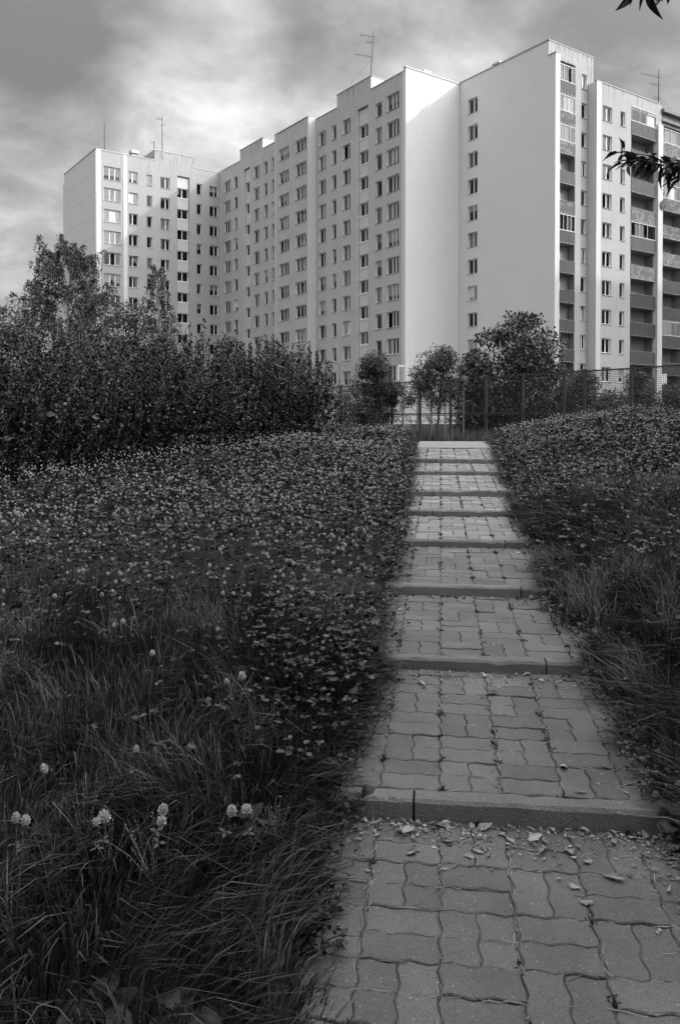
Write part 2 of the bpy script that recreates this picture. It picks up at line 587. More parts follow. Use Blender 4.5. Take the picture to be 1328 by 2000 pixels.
# (distance along the view, depth under the eye in front of the riser, depth on top of it)
RISERS = [(2.95, 1.443, 1.375), (4.22, 1.281, 1.225), (5.60, 1.185, 1.120), (7.00, 1.064, 1.009),
          (8.40, 0.956, 0.901), (9.80, 0.878, 0.812), (11.20, 0.713, 0.660), (12.60, 0.621, 0.554)]
CY = math.cos(AZ)
TREADS = []
_l, _d = 0.6 / CY, 1.640
for (h, db, dt) in RISERS:
    TREADS.append((_l, _d, h / CY, db))
    _l, _d = h / CY, dt
TREADS.append((_l, _d, 14.4 / CY, 0.440))
PL = np.array([-400, -6, 0.6, 2.95, 4.22, 5.6, 7.0, 8.4, 9.8, 11.2, 12.6, 14.4, 17.6, 26, 45, 900])
PDp = np.array([2.3, 2.10, 1.64, 1.41, 1.255, 1.15, 1.035, 0.93, 0.845, 0.69, 0.59, 0.44, 0.395, 0.62, 0.90, 0.90])


def sstep(x, a, b):
    t = np.clip((x - a) / (b - a), 0, 1)
    return t * t * (3 - 2 * t)


def lq(x, y):
    x = np.asarray(x, float)
    y = np.asarray(y, float)
    return x * PD[0] + y * PD[1], x * QD[0] + y * QD[1]


def creep(l, side):
    """How far soil and plants have grown in over the edge of the paving."""
    l = np.asarray(l, float)
    n = 0.5 + 0.22 * np.sin(2.3 * l + 1.3 * side) + 0.16 * np.sin(5.9 * l + 2.1 * side) + 0.14 * np.sin(14.3 * l + side) + 0.10 * np.sin(31.0 * l)
    if side < 0:
        w = np.interp(l, [1.0, 2.9, 3.1, 4.2, 8, 12, 14.5, 18], [0.17, 0.07, 0.10, 0.13, 0.12, 0.07, 0.03, 0.0])
    else:
        w = np.interp(l, [1.0, 2.9, 3.4, 4.5, 8, 12, 14.5, 18], [0.06, 0.06, 0.12, 0.16, 0.15, 0.07, 0.03, 0.0])
    return w * (0.62 + 0.76 * n)


def ground(x, y):
    """World height of the meadow ground."""
    l, q = lq(x, y)
    z = ZC - np.interp(l * CY, PL, PDp)
    off = np.where(q > 0.2, q - Q1 + creep(l, 1), Q0 - q + creep(l, -1))
    bank_r = 0.30 * sstep(q, 1.0, 4.0) * sstep(l, 3.0, 11.0) * (1 - sstep(l, 17, 24))
    side = np.where(q > 0.2, 0.05 * sstep(off, 0.0, 0.5) + bank_r, 0.03 * sstep(off, 0.0, 0.4) - 0.04 * sstep(-q, 1, 6) * (1 - sstep(l, 15, 25)))
    bump = 0.025 * np.sin(1.7 * x + 0.6 * np.sin(1.1 * y)) * np.sin(1.3 * y + 0.8) * sstep(off, 0.1, 0.8) * (1 - sstep(l, 30, 60))
    lip = 0.055 * np.exp(-((off - 0.10) / 0.12) ** 2) * (l > 0) * (1 - sstep(l, 13, 16))
    under = lip - 0.16 * (1 - sstep(off, -0.03, 0.035)) * (1 - sstep(l, 17.9, 18.4)) * (l > -3)
    return z + side + bump + under


def gz(x, y):
    return float(ground(np.array([x]), np.array([y]))[0])


def from_lq(l, q):
    return l * PD[0] + q * QD[0], l * PD[1] + q * QD[1]


def on_ground(px, py, above=0.0):
    """World point seen at a photograph pixel, at a height over the meadow ground."""
    d = pix_dir(px, py)
    prev = None
    for k in range(40, 3000):
        t = k * 0.02
        p = Vector((0, 0, ZC)) + d * t
        if p.z <= gz(p.x, p.y) + above:
            return p
    return Vector((0, 0, ZC)) + d * 20


def build_ground():
    ls = np.concatenate([[-400, -120, -40, -15, -6], np.arange(-3, 20, 0.1), np.arange(20, 60, 1.5), [65, 75, 90, 120, 160, 240, 400, 900]])
    qa = np.array([0.08, 0.16, 0.3, 0.45, 0.65, 0.9, 1.2, 1.6, 2.0, 2.5, 3, 3.5, 4, 4.6, 5.4, 6.4, 8, 10, 13, 18, 26, 40, 70, 130, 300, 700])
    qs = np.concatenate([(Q0 - qa)[::-1], np.arange(Q0 - 0.04, Q0 + 0.26, 0.02), np.linspace(Q0 + 0.3, Q1 - 0.32, 4), np.arange(Q1 - 0.28, Q1 + 0.05, 0.02), Q1 + qa])
    LL, QQ = np.meshgrid(ls, qs, indexing='ij')
    X = LL * PD[0] + QQ * QD[0]
    Y = LL * PD[1] + QQ * QD[1]
    Z = ground(X, Y)
    V = np.stack([X, Y, Z], -1).reshape(-1, 3)
    n, m = LL.shape
    i, j = np.meshgrid(np.arange(n - 1), np.arange(m - 1), indexing='ij')
    a = (i * m + j).ravel()
    F = np.concatenate([np.stack([a, a + 1, a + m + 1], 1), np.stack([a, a + m + 1, a + m], 1)])
    F = F[:, ::-1]
    me = tri_mesh('meadow_ground', V, F, [MT['soil']], smooth=True)
    o = link('meadow_ground', me)
    tag(o, kind='structure')


build_ground()

# ------------------------------------------------------------------ paved path
CELL = 0.225


def wav(u):
    """Profile of a paver's wavy edge, zero at every half cell."""
    return 0.0062 * math.sin(2 * math.pi * u / (CELL / 2))


def paver_outline(w, h, gap=0.0020):
    """Counter-clockwise outline of one wavy paver w x h, shrunk by the joint."""
    pts = []

    def seg(n, fx):
        for k in range(n):
            pts.append(fx(k / n))
    nw, nh = (8 if w > 0.15 else 4), (8 if h > 0.15 else 4)
    seg(nw, lambda a: (a * w, wav(a * w) + gap))
    seg(nh, lambda a: (w + wav(a * h) - gap, a * h))
    seg(nw, lambda a: ((1 - a) * w, h + wav((1 - a) * w) - gap))
    seg(nh, lambda a: (wav((1 - a) * h) + gap, (1 - a) * h))
    # pull the four corners in
    k1, k2, k3 = nw, nw + nh, 2 * nw + nh
    pts[0] = (gap, gap)
    pts[k1] = (w - gap, gap)
    pts[k2] = (w - gap, h - gap)
    pts[k3] = (gap, h - gap)
    return pts


def paver_mesh(w, h, m, thick=0.06):
    ol = paver_outline(w, h)
    mb = MB()
    n = len(ol)
    cx, cy = w / 2, h / 2
    inner = []
    for (x, y) in ol:
        dx, dy = cx - x, cy - y
        L = math.hypot(dx, dy)
        inner.append((x + dx / L * 0.004, y + dy / L * 0.004))
    vs = [(x, y, 0.0) for (x, y) in inner] + [(x, y, -0.004) for (x, y) in ol] + [(x, y, -thick) for (x, y) in ol]
    fs = [tuple(range(n))]
    for k in range(n):
        k2 = (k + 1) % n
        fs.append((n + k, n + k2, k2, k))
        fs.append((2 * n + k, 2 * n + k2, n + k2, n + k))
    mb.faces(vs, fs)
    return mb.mesh('paver', [m])


path = thing('paved_path', None, None)
path['kind'] = 'structure'
PAV_A = paver_mesh(CELL, CELL / 2, MT['paver'])
PAV_B = paver_mesh(CELL / 2, CELL, MT['paver'])
PAVE_LEVEL = []


def tread_mat(l0, d0, l1, d1, l, q):
    """Frame on a tread: x across, y along the path, z normal."""
    sl = (d0 - d1) / (l1 - l0)
    z = ZC - (d0 - sl * (l - l0))
    ydir = Vector((PD[0], PD[1], sl)).normalized()
    xdir = Vector((QD[0], QD[1], 0))
    zdir = xdir.cross(ydir)
    x, y = from_lq(l, q)
    M = Matrix((xdir, ydir, zdir)).transposed().to_4x4()
    M.translation = (x, y, z)
    return M


def tread_height(l):
    for (l0, d0, l1, d1) in TREADS:
        if l0 <= l < l1:
            return ZC - (d0 + (d1 - d0) * (l - l0) / (l1 - l0))
    return ZC - float(np.interp(l * CY, PL, PDp))


KW = 0.085   # kerb width


def build_path():
    rr = random.Random(3)
    far = []
    tA = [paver_outline(CELL, CELL / 2), paver_outline(CELL / 2, CELL)]
    bed = MB()
    for ti, (l0, d0, l1, d1) in enumerate(TREADS):
        ls = l0 + (KW if ti > 0 else 0.0)
        # joint sand under the stones of this tread
        sl = (d0 - d1) / (l1 - l0)
        P = []
        for (l, q) in ((ls, Q0), (ls, Q1), (l1, Q1), (l1, Q0)):
            x, y = from_lq(l, q)
            P.append((x, y, ZC - (d0 - sl * (l - l0)) - 0.0075))
        bed.poly(P)
        # rows of square cells, laid from the kerb upwards; the last row is cut to fit
        if ti == 0:
            nrow = 10
            start = l1 - nrow * CELL - 0.03
        else:
            nrow = int((l1 - ls) / CELL + 0.999)
            start = ls
        for r in range(nrow):
            for c in range(6):
                la, qa = start + r * CELL, Q0 + 0.005 + c * CELL
                room = l1 - la
                flip = (r + c + ti) % 2 == 0
                for h in range(2):
                    lo, qo = (la + h * CELL / 2, qa) if flip else (la, qa + h * CELL / 2)
                    need = CELL / 2 if flip else CELL
                    if lo + 0.03 > l1:
                        continue
                    cut = min(1.0, (l1 - lo + 0.004) / need)
                    if cut < 0.25:
                        continue
                    sink = max(-0.0025, min(0.004, rr.gauss(0, 0.0020) - (0.003 if rr.random() < 0.08 else 0)))
                    M = tread_mat(l0, d0, l1, d1, lo, qo) @ Matrix.Translation((0, 0, sink)) @ Matrix.Rotation(rr.gauss(0, 0.007), 4, 'X') @ Matrix.Rotation(rr.gauss(0, 0.007), 4, 'Y') @ Matrix.Diagonal((1, cut, 1, 1))
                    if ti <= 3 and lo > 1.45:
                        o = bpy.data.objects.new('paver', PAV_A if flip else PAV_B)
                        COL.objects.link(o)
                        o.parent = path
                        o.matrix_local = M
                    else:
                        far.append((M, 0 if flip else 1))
    mb = MB()
    for (M, k) in far:
        ol = tA[k]
        n = len(ol)
        cx = sum(p[0] for p in ol) / n
        cy = sum(p[1] for p in ol) / n
        top = [M @ Vector((x + (cx - x) * 0.06, y + (cy - y) * 0.06, 0)) for (x, y) in ol]
        low = [M @ Vector((x, y, -0.014)) for (x, y) in ol]
        mb.faces(top + low, [tuple(range(n))] + [(n + i, n + (i + 1) % n, (i + 1) % n, i) for i in range(n)])
    o = link('paver_rows', mb.mesh('paver_rows', [MT['paver_far_lit']]), path)
    o['kind'] = 'stuff'
    link('joint_sand', bed.mesh('joint_sand', [MT['bed']]), path)['kind'] = 'stuff'
    # kerb stones: a one metre stone and a short one across each step
    joints = [-0.095, 0.535, 0.54, 0.545, -0.08, -0.075, -0.072, -0.07]
    for k, (h, db, dt) in enumerate(RISERS):
        l = h / CY
        qa, qb = Q0 - 0.06, Q1 + 0.08
        for (a, b) in ((qa, joints[k] - 0.004), (joints[k] + 0.004, qb)):
            mb = MB()
            tilt = rr.gauss(0, 0.004)
            n = 18
            prof = [(0.0, -0.30), (0.0, -0.012), (0.012, 0.0), (KW - 0.006, 0.002), (KW, -0.006), (KW, -0.30)]
            rings = []
            for i in range(n + 1):
                q = a + (b - a) * i / n
                sag = 0.0
                if k == 5:
                    sag = 0.018 * (q - 0.2)          # this step has sunk to one side
                wob = rr.gauss(0, 0.0022)
                chip = -0.010 * (rr.random() < 0.10)
                x, y = from_lq(l, q)
                rings.append([Vector((x + PD[0] * (u + wob), y + PD[1] * (u + wob), ZC - dt + v + 0.004 + sag + tilt * (q - 0.2) + (rr.gauss(0, 0.0016) + (chip if u < 0.02 and v > -0.02 else 0) if v > -0.1 else 0))) for (u, v) in prof])
            vs = [p for r in rings for p in r]
            m = len(prof)
            fs = []
            for i in range(n):
                for j in range(m - 1):
                    p = i * m + j
                    fs.append((p, p + m, p + m + 1, p + 1))
            fs.append(tuple(range(m)))
            fs.append(tuple(reversed(range(n * m, n * m + m))))
            fs = [tuple(reversed(f)) for f in fs]
            mb.faces(vs, fs)
            link('kerb_stone', mb.mesh('kerb_stone', [MT['kerb']]), path)
    # asphalt strip on top of the flight
    mb = MB()
    n = 14
    rows = []
    for i in range(n + 1):
        q = Q0 - 0.7 + (Q1 - Q0 + 1.6) * i / n
        la = 14.4 / CY - 0.10 + 0.13 * ((q - 0.2) / 0.9) ** 2
        row = []
        for (l, d) in ((la, 0.434), (16.0 / CY, 0.41), (17.6 / CY, 0.393), (17.62 / CY, 0.55)):
            x, y = from_lq(l, q)
            row.append((x, y, ZC - d))
        rows.append(row)
    for i in range(n):
        for j in range(3):
            mb.poly([rows[i][j], rows[i + 1][j], rows[i + 1][j + 1], rows[i][j + 1]])
    o = link('asphalt_walk', mb.mesh('asphalt_walk', [MT['asphalt']]))
    tag(o, kind='structure')


build_path()


def build_yard():
    """Pale paving added round the blocks to bounce light on the facades."""
    mb = MB()
    for (s0, s1, t0, t1) in ((44, 300, -160, 54.5), (44, 53, 54.5, 200), (53, 66, 54.5, 62), (-160, 44, 60, 200)):
        pts = []
        for (a, b) in ((s0, t0), (s1, t0), (s1, t1), (s0, t1)):
            p = a * U2 + b * V2
            pts.append((p[0], p[1], ZC - 0.87))
        mb.poly(list(reversed(pts)))
    o = link('bounce_yard', mb.mesh('bounce_yard', [mat('bounce_paving', 0.27, 0.9, 0.3, 0.25, fine=0.1, fscale=3)]))
    tag(o, kind='structure')


build_yard()

# ------------------------------------------------------------------ apartment blocks
BASE = 0.9      # ground of the estate lies this far under eye level


def rect_grid(a0, a1, top_of, z0, holes):
    """Cells of a wall with rectangular holes; top_of: list of (a_start, a_end, z_top)."""
    A = sorted(set([a0, a1] + [h[0] for h in holes] + [h[1] for h in holes] + [t[0] for t in top_of] + [t[1] for t in top_of]))
    A = [a for a in A if a0 - 1e-6 <= a <= a1 + 1e-6]
    Z = sorted(set([z0] + [h[2] for h in holes] + [h[3] for h in holes] + [t[2] for t in top_of]))
    out = []
    for i in range(len(A) - 1):
        am = (A[i] + A[i + 1]) / 2
        zt = max([t[2] for t in top_of if t[0] - 1e-6 <= am <= t[1] + 1e-6] or [0])
        col = [h for h in holes if h[0] < am < h[1]]
        run = None
        for j in range(len(Z) - 1):
            zm = (Z[j] + Z[j + 1]) / 2
            solid = zm < zt and not any(h[2] < zm < h[3] for h in col)
            if solid and run is None:
                run = Z[j]
            if not solid and run is not None:
                out.append((A[i], A[i + 1], run, Z[j]))
                run = None
        if run is not None:
            out.append((A[i], A[i + 1], run, Z[-1]))
    return out


class Fac:
    """One facade plane of a building. kind 'y': faces -y, runs along +x. kind 'x': faces -x, runs along -y."""

    def __init__(self, bld, kind, plane):
        self.b, self.k, self.p = bld, kind, plane

    def P(self, a, n, z):
        return (a, self.p - n, z) if self.k == 'y' else (self.p - n, -a, z)

    def rot(self):
        return 0.0 if self.k == 'y' else -math.pi / 2

    def wall(self, name, a0, a1, z0, tops, holes, m, depth=0.29, back=True):
        mb = MB()
        for (p, q, zl, zh) in rect_grid(a0, a1, tops, z0, holes):
            mb.poly([self.P(p, 0, zl), self.P(q, 0, zl), self.P(q, 0, zh), self.P(p, 0, zh)], 0)
        for (p, q, zl, zh) in holes:
            d = -depth
            mb.poly([self.P(p, 0, zl), self.P(p, 0, zh), self.P(p, d, zh), self.P(p, d, zl)], 1)
            mb.poly([self.P(q, 0, zl), self.P(q, d, zl), self.P(q, d, zh), self.P(q, 0, zh)], 1)
            mb.poly([self.P(p, 0, zh), self.P(q, 0, zh), self.P(q, d, zh), self.P(p, d, zh)], 1)
            mb.poly([self.P(p, 0, zl), self.P(p, d, zl), self.P(q, d, zl), self.P(q, 0, zl)], 1)
            # the room behind the window
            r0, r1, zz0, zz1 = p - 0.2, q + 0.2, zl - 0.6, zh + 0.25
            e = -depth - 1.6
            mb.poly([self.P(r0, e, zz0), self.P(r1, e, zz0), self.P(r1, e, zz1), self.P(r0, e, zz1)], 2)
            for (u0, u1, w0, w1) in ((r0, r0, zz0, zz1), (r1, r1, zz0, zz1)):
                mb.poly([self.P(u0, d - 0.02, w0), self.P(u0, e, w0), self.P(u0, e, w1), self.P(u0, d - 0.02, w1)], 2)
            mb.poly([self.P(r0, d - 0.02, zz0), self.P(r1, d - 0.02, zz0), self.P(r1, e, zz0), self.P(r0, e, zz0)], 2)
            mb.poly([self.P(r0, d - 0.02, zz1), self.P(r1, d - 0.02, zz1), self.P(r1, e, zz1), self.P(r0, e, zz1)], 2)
        return link(name, mb.mesh(name, [m, MT['reveal'], MT['room']]), self.b)


_wm = {}


def wmesh(key, make):
    if key not in _wm:
        _wm[key] = make()
    return _wm[key]


def frame_mesh(w, h, splits):
    def mk():
        mb = MB()
        t = 0.06
        y0, y1 = 0.20, 0.27
        mb.box(0, t, y0, y1, 0, h)
        mb.box(w - t, w, y0, y1, 0, h)
        mb.box(t, w - t, y0, y1, 0, t)
        mb.box(t, w - t, y0, y1, h - t, h)
        for s in splits[1:-1]:
            mb.box(s * w - 0.04, s * w + 0.04, y0, y1, t, h - t)
        return mb.mesh('window_frame', [MT['frame']])
    return wmesh(('f', round(w, 2), round(h, 2), tuple(splits)), mk)


def pane_mesh(w, h):
    def mk():
        mb = MB()
        t = 0.03
        mb.box(0, t, -0.02, 0.02, 0, h, 1)
        mb.box(w - t, w, -0.02, 0.02, 0, h, 1)
        mb.box(t, w - t, -0.02, 0.02, 0, t, 1)
        mb.box(t, w - t, -0.02, 0.02, h - t, h, 1)
        mb.poly([(t, 0, t), (w - t, 0, t), (w - t, 0, h - t), (t, 0, h - t)], 0)
        return mb.mesh('pane', [MT['glass'], MT['frame']])
    return wmesh(('p', round(w, 2), round(h, 2)), mk)


def curtain_mesh(w, h, mk_key):
    def mk():
        mb = MB()
        n = max(4, int(w / 0.09))
        for i in range(n):
            x0, x1 = w * i / n, w * (i + 1) / n
            y0, y1 = (0.03, -0.03) if i % 2 else (-0.03, 0.03)
            mb.poly([(x0, y0, 0), (x1, y1, 0), (x1, y1, h), (x0, y0, h)])
        return mb.mesh('curtain', [MT[mk_key]])
    return wmesh(('c', round(w, 2), round(h, 2), mk_key), mk)


def flat_mesh(w, h, key):
    def mk():
        mb = MB()
        mb.box(0, w, -0.012, 0.012, 0, h)
        return mb.mesh('blind', [MT[key]])
    return wmesh(('b', round(w, 2), round(h, 2), key), mk)


def sill_mesh(w):
    def mk():
        mb = MB()
        mb.box(-0.05, w + 0.05, -0.06, 0.14, -0.045, -0.002)
        return mb.mesh('sill', [MT['sill']])
    return wmesh(('s', round(w, 2)), mk)


WR = random.Random(11)


def window(fac, a0, a1, z0, z1, splits, sill=True, dress=None, bright=0.0):
    """A window in a wall opening: frame, then its sashes, sill and whatever hangs behind the glass."""
    w, h = a1 - a0, z1 - z0
    o = link('window', frame_mesh(w, h, splits), fac.b, fac.P(a0, 0, z0), fac.rot())
    n = len(splits) - 1
    tilt_at = WR.randrange(n) if WR.random() < 0.16 else -1
    dark_at = WR.randrange(n) if WR.random() < 0.03 else -1
    for i in range(n):
        x0, x1 = splits[i] * w, splits[i + 1] * w
        x0 += 0.06 if i == 0 else 0.04
        x1 -= 0.06 if i == n - 1 else 0.04
        p = link('pane', pane_mesh(x1 - x0, h - 0.12), o, (x0, 0.235, 0.06))
        if i == tilt_at:
            p.rotation_euler = (-math.radians(WR.uniform(5, 9)), 0, 0)
        elif i == dark_at:
            p.rotation_euler = (0, 0, math.radians(70))
        else:
            p.rotation_euler = (math.radians(WR.gauss(0, 0.35)), 0, math.radians(WR.gauss(0, 0.45)))
    if sill:
        link('sill', sill_mesh(w), o)
    d = dress if dress is not None else WR.random()
    if d < bright:
        f = WR.choice([0.99, 0.99, 0.99, 0.7])
        link('blind', flat_mesh(w - 0.13, (h - 0.13) * f, 'blind'), o, (0.065, 0.275, 0.065 + (h - 0.13) * (1 - f)))  # this blind stands in for the sky's reflection in bright panes
    elif d < 0.20:
        if WR.random() < 0.55:
            link('curtain', curtain_mesh(w - 0.1, h - 0.1, 'curtain'), o, (0.05, 0.42, 0.05))
        else:
            f = WR.choice([0.35, 0.5, 0.7, 0.98])
            link('blind', flat_mesh(w - 0.1, (h - 0.1) * f, 'blind'), o, (0.05, 0.30, 0.05 + (h - 0.1) * (1 - f)))

    elif d < 0.52:
        cw = w * WR.uniform(0.16, 0.4)
        x = 0.05 if WR.random() < 0.5 else w - 0.05 - cw
        link('curtain', curtain_mesh(round(cw, 1), h - 0.1, 'curtain'), o, (x, 0.42, 0.05))
    elif d < 0.64:
        link('curtain', curtain_mesh(w - 0.1, round(h * 0.45, 1), 'curtain'), o, (0.05, 0.42, h * 0.5))
    return o


S2 = [0, 0.56, 1]
S2b = [0, 0.44, 1]
S1 = [0, 1]
S3 = [0, 0.36, 0.68, 1]
S3b = [0, 0.40, 0.66, 1]


def coping(bld, name, pts, w=0.16, h=0.10, m='coping'):
    """A metal edge laid along the top of a wall: pts local polyline."""
    mb = MB()
    for a, b in zip(pts[:-1], pts[1:]):
        x0, x1 = sorted((a[0], b[0]))
        y0, y1 = sorted((a[1], b[1]))
        mb.box(x0 - w / 2, x1 + w / 2, y0 - w / 2, y1 + w / 2, a[2], a[2] + h)
    return link(name, mb.mesh(name, [MT[m]]), bld)


def ribs(bld, name, fac, a0, a1, z0, z1, pitch, depth, m, joints=()):
    """Vertical ribbed cladding sheet on a wall, with real folds."""
    n = max(1, int(round((a1 - a0) / pitch)))
    w = (a1 - a0) / n
    mb = MB()
    levels = [z0] + sorted(j for j in joints if z0 < j < z1) + [z1]
    for zi in range(len(levels) - 1):
        zl, zh = levels[zi] + (0.010 if zi else 0), levels[zi + 1]
        for i in range(n):
            a = a0 + i * w
            prof = [(a, 0), (a + 0.18 * w, 0), (a + 0.30 * w, depth), (a + 0.86 * w, depth), (a + w, 0)]
            for (p, q) in zip(prof[:-1], prof[1:]):
                mb.poly([fac.P(p[0], p[1], zl), fac.P(q[0], q[1], zl), fac.P(q[0], q[1], zh), fac.P(p[0], p[1], zh)])
    return link(name, mb.mesh(name, [MT[m]]), bld)


def block(bld, name, x0, x1, y0, y1, z0, z1, m, mi=None):
    mb = MB()
    mb.box(x0, x1, y0, y1, z0, z1)
    return link(name, mb.mesh(name, [MT[m] if isinstance(m, str) else m]), bld)


def roof_vent(bld, x, y, z, w=0.9, d=0.9, h=0.8):
    mb = MB()
    mb.box(x - w / 2, x + w / 2, y - d / 2, y + d / 2, z, z + h * 0.72, 0)
    mb.box(x - w / 2 - 0.12, x + w / 2 + 0.12, y - d / 2 - 0.12, y + d / 2 + 0.12, z + h * 0.78, z + h, 1)
    for sx in (-1, 1):
        for sy in (-1, 1):
            mb.box(x + sx * w * 0.42 - 0.04, x + sx * w * 0.42 + 0.04, y + sy * d * 0.42 - 0.04, y + sy * d * 0.42 + 0.04, z + h * 0.72, z + h * 0.78, 1)
    return link('roof_vent', mb.mesh('roof_vent', [MT['plaster'], MT['trim']]), bld)


def bld_at(name, label, cat, t0, s0):
    p = t0 * V2 + s0 * U2
    return thing(name, label, cat, (p[0], p[1], ZC - BASE), ANG)


def H(z):
    return z + BASE


# ---- the long block in the middle, with its ribbed end wall
def build_long_block():
    t0, s0 = 54.8, 66.2
    b = bld_at('apartment_block', 'long eleven storey grey apartment block with white ribbed end wall', 'building', t0, s0)
    # facade C: faces -x, a = -(s - s0)
    def A(s):
        return -(s - s0)
    f = Fac(b, 'x', 0.0)
    pitch = 2.878
    zb = 0.0
    roof = H(36.55)
    hi = H(38.0)

    def column(fac, s_lo, s_hi, sill0, h, rows, splits, top_h=None, **kw):
        holes = []
        for k in rows:
            z0 = H(sill0 - pitch * k)
            hh = h if (k or top_h is None) else top_h
            holes.append((A(s_hi), A(s_lo), z0, z0 + hh))
        for hole in holes:
            window(fac, *hole, splits, **kw)
        return holes
    R = range(0, 12)
    # near part
    holes = []
    holes += column(f, 67.25, 69.36, 33.17, 1.70, R, S3b)
    holes += column(f, 70.2, 71.32, 33.20, 1.66, R, S1, top_h=1.45)
    holes += column(f, 76.0, 77.5, 33.08, 1.62, R, S2)
    holes += column(f, 78.79, 79.68, 33.08, 1.62, R, S1)
    holes += column(f, 80.97, 82.42, 33.08, 1.62, R, S2)
    st = (A(74.72), A(72.65), H(0.6), H(35.1))
    f.wall('wall', A(83.05), A(66.2), zb, [(A(83.05), A(78.62), roof), (A(78.62), A(72.13), hi), (A(72.13), A(66.2), roof)], holes + [st], MT['wall_c'])
    # far part
    holes = []
    holes += column(f, 92.95, 93.6, 33.08, 1.6, R, S1)
    holes += column(f, 94.68, 95.62, 33.08, 1.62, R, S1)
    holes += column(f, 96.83, 98.39, 33.08, 1.62, R, S2)
    holes += column(f, 103.03, 104.14, 33.10, 1.62, R, S1)
    holes += column(f, 105.07, 107.12, 33.15, 1.62, R, S3)
    st2 = (A(101.2), A(99.43), H(0.6), H(35.1))
    f.wall('wall', A(108.5), A(90.86), zb, [(A(108.5), A(102.3), roof), (A(102.3), A(95.95), hi), (A(95.95), A(90.86), roof)], holes + [st2], MT['wall_c'])
    # the two staircase strips: panels and windows in turn
    for (lo, hi_s) in ((72.65, 74.72), (99.43, 101.2)):
        fs = Fac(b, 'x', 0.26)
        a0, a1 = A(hi_s) + 0.06, A(lo) - 0.01
        hs = []
        for k in range(0, 12):
            zt = H(33.22 - pitch * k)
            if zt - 1.42 > H(0.8):
                hs.append((a0 + 0.06, a1 - 0.05, zt - 1.42, zt))
        for hole in hs:
            window(fs, *hole, [0, 0.46, 1], sill=False, dress=WR.choice([0.9, 0.9, 0.5, 0.2]))
        fs.wall('staircase_panel', a0, a1, H(0.6), [(a0, a1, H(35.0))], hs, MT['infill'])
        mb = MB()
        for hole in hs:
            mb.box(0.26 - 0.05, 0.26 - 0.002, -(a1 - 0.02), -(a0 + 0.02), hole[2] - 0.14, hole[2] - 0.04)
        link('panel_ledge', mb.mesh('panel_ledge', [MT['frame']]), b)['kind'] = 'stuff'
    # middle bay that stands forward
    d2 = 54.8 - 53.65
    f2 = Fac(b, 'x', -d2)
    holes = []
    holes += column(f2, 83.46, 85.9, 33.0, 1.45, R, S3)
    holes += column(f2, 87.41, 89.79, 33.0, 1.45, R, S3b)
    f2.wall('bay_wall', A(90.86), A(83.05), zb, [(A(90.86), A(83.05), roof)], holes, MT['wall_c'])
    fr = Fac(b, 'y', 83.05 - s0)
    block(b, 'bay_side', -d2 + 0.002, 0.0, 83.05 - s0 + 0.06, 83.05 - s0 + 0.3, zb, roof - 0.003, 'trim')
    ribs(b, 'ribbed_cladding', fr, -d2, 0.0, zb, roof + 0.1, 0.29, 0.055, 'ribbed_grey')
    block(b, 'bay_side', -d2 + 0.002, 0.0, 90.86 - s0 - 0.3, 90.86 - s0, zb, roof - 0.003, 'wall_c')
    block(b, 'bay_roof', -d2 + 0.01, 0.0, 83.1 - s0, 90.8 - s0, roof - 0.3, roof - 0.02, 'roof')
    # white strips
    block(b, 'edge_strip', -0.03, 0.0, 107.84 - s0, 108.45 - s0, zb, roof + 0.05, 'trim')
    block(b, 'edge_strip', -d2 - 0.03, -d2, 90.45 - s0, 90.86 - s0, zb, roof + 0.05, 'trim')
    block(b, 'edge_strip', -0.02, 0.0, 0.0, 0.55, zb, roof + 0.02, 'ribbed_grey')
    # end wall E, ribbed white sheet
    fe = Fac(b, 'y', 0.0)
    ribs(b, 'ribbed_cladding', fe, 0.0, 7.58, zb, H(36.86), 0.228, 0.03, 'ribbed', joints=[H(36.2 - 5.75 * k) for k in range(1, 7)])
    block(b, 'end_wall', 0.002, 7.56, 0.06, 0.3, zb, H(36.8), 'trim')
    block(b, 'end_coping', -0.08, 7.58, -0.09, 0.3, H(36.86), H(36.98), 'trim')
    # body: roof, raised boxes over the stairs, rear
    block(b, 'roof', 0.02, 11.8, 0.35, 108.4 - s0, roof - 0.6, roof - 0.25, 'roof')
    for (lo, up) in ((72.13, 78.62), (95.95, 102.3)):
        block(b, 'stair_head', 0.004, 5.0, lo - s0, lo - s0 + 0.25, roof - 0.3, hi, 'trim')
        block(b, 'stair_head', 0.004, 5.0, up - s0 - 0.25, up - s0, roof - 0.3, hi - 0.003, 'wall_c')
        block(b, 'stair_head_roof', 0.1, 4.9, lo - s0 + 0.25, up - s0 - 0.25, hi - 0.3, hi - 0.1, 'roof')
        block(b, 'stair_head', 4.8, 5.0, lo - s0 + 0.25, up - s0 - 0.25, roof - 0.3, hi - 0.02, 'wall_c')
        coping(b, 'parapet_coping', [(0.05, lo - s0, hi), (0.05, up - s0, hi)], 0.2, 0.07)
        coping(b, 'parapet_coping', [(0.25, lo - s0 + 0.05, hi + 0.003), (5.0, lo - s0 + 0.05, hi + 0.003)], 0.2, 0.06, 'trim')
    for (lo, up) in ((66.3, 72.0), (78.75, 83.0), (90.9, 95.85), (102.4, 108.4)):
        coping(b, 'parapet_coping', [(0.05, lo - s0, roof), (0.05, up - s0, roof)], 0.2, 0.07)
    coping(b, 'parapet_coping', [(-d2 + 0.05, 83.1 - s0, roof + 0.1), (-d2 + 0.05, 90.8 - s0, roof + 0.1)], 0.2, 0.07)
    block(b, 'rear_wall', 11.6, 11.8, 0.3, 108.4 - s0, zb, roof - 0.05, 'wall_c')
    roof_vent(b, 1.6, 3.6, roof - 0.25, 1.0, 1.4, 0.9)
    roof_vent(b, 3.9, 1.6, roof - 0.25, 0.9, 0.9, 1.55)
    roof_vent(b, 2.2, 32.6, roof - 0.25, 0.6, 0.6, 1.0)
    return b


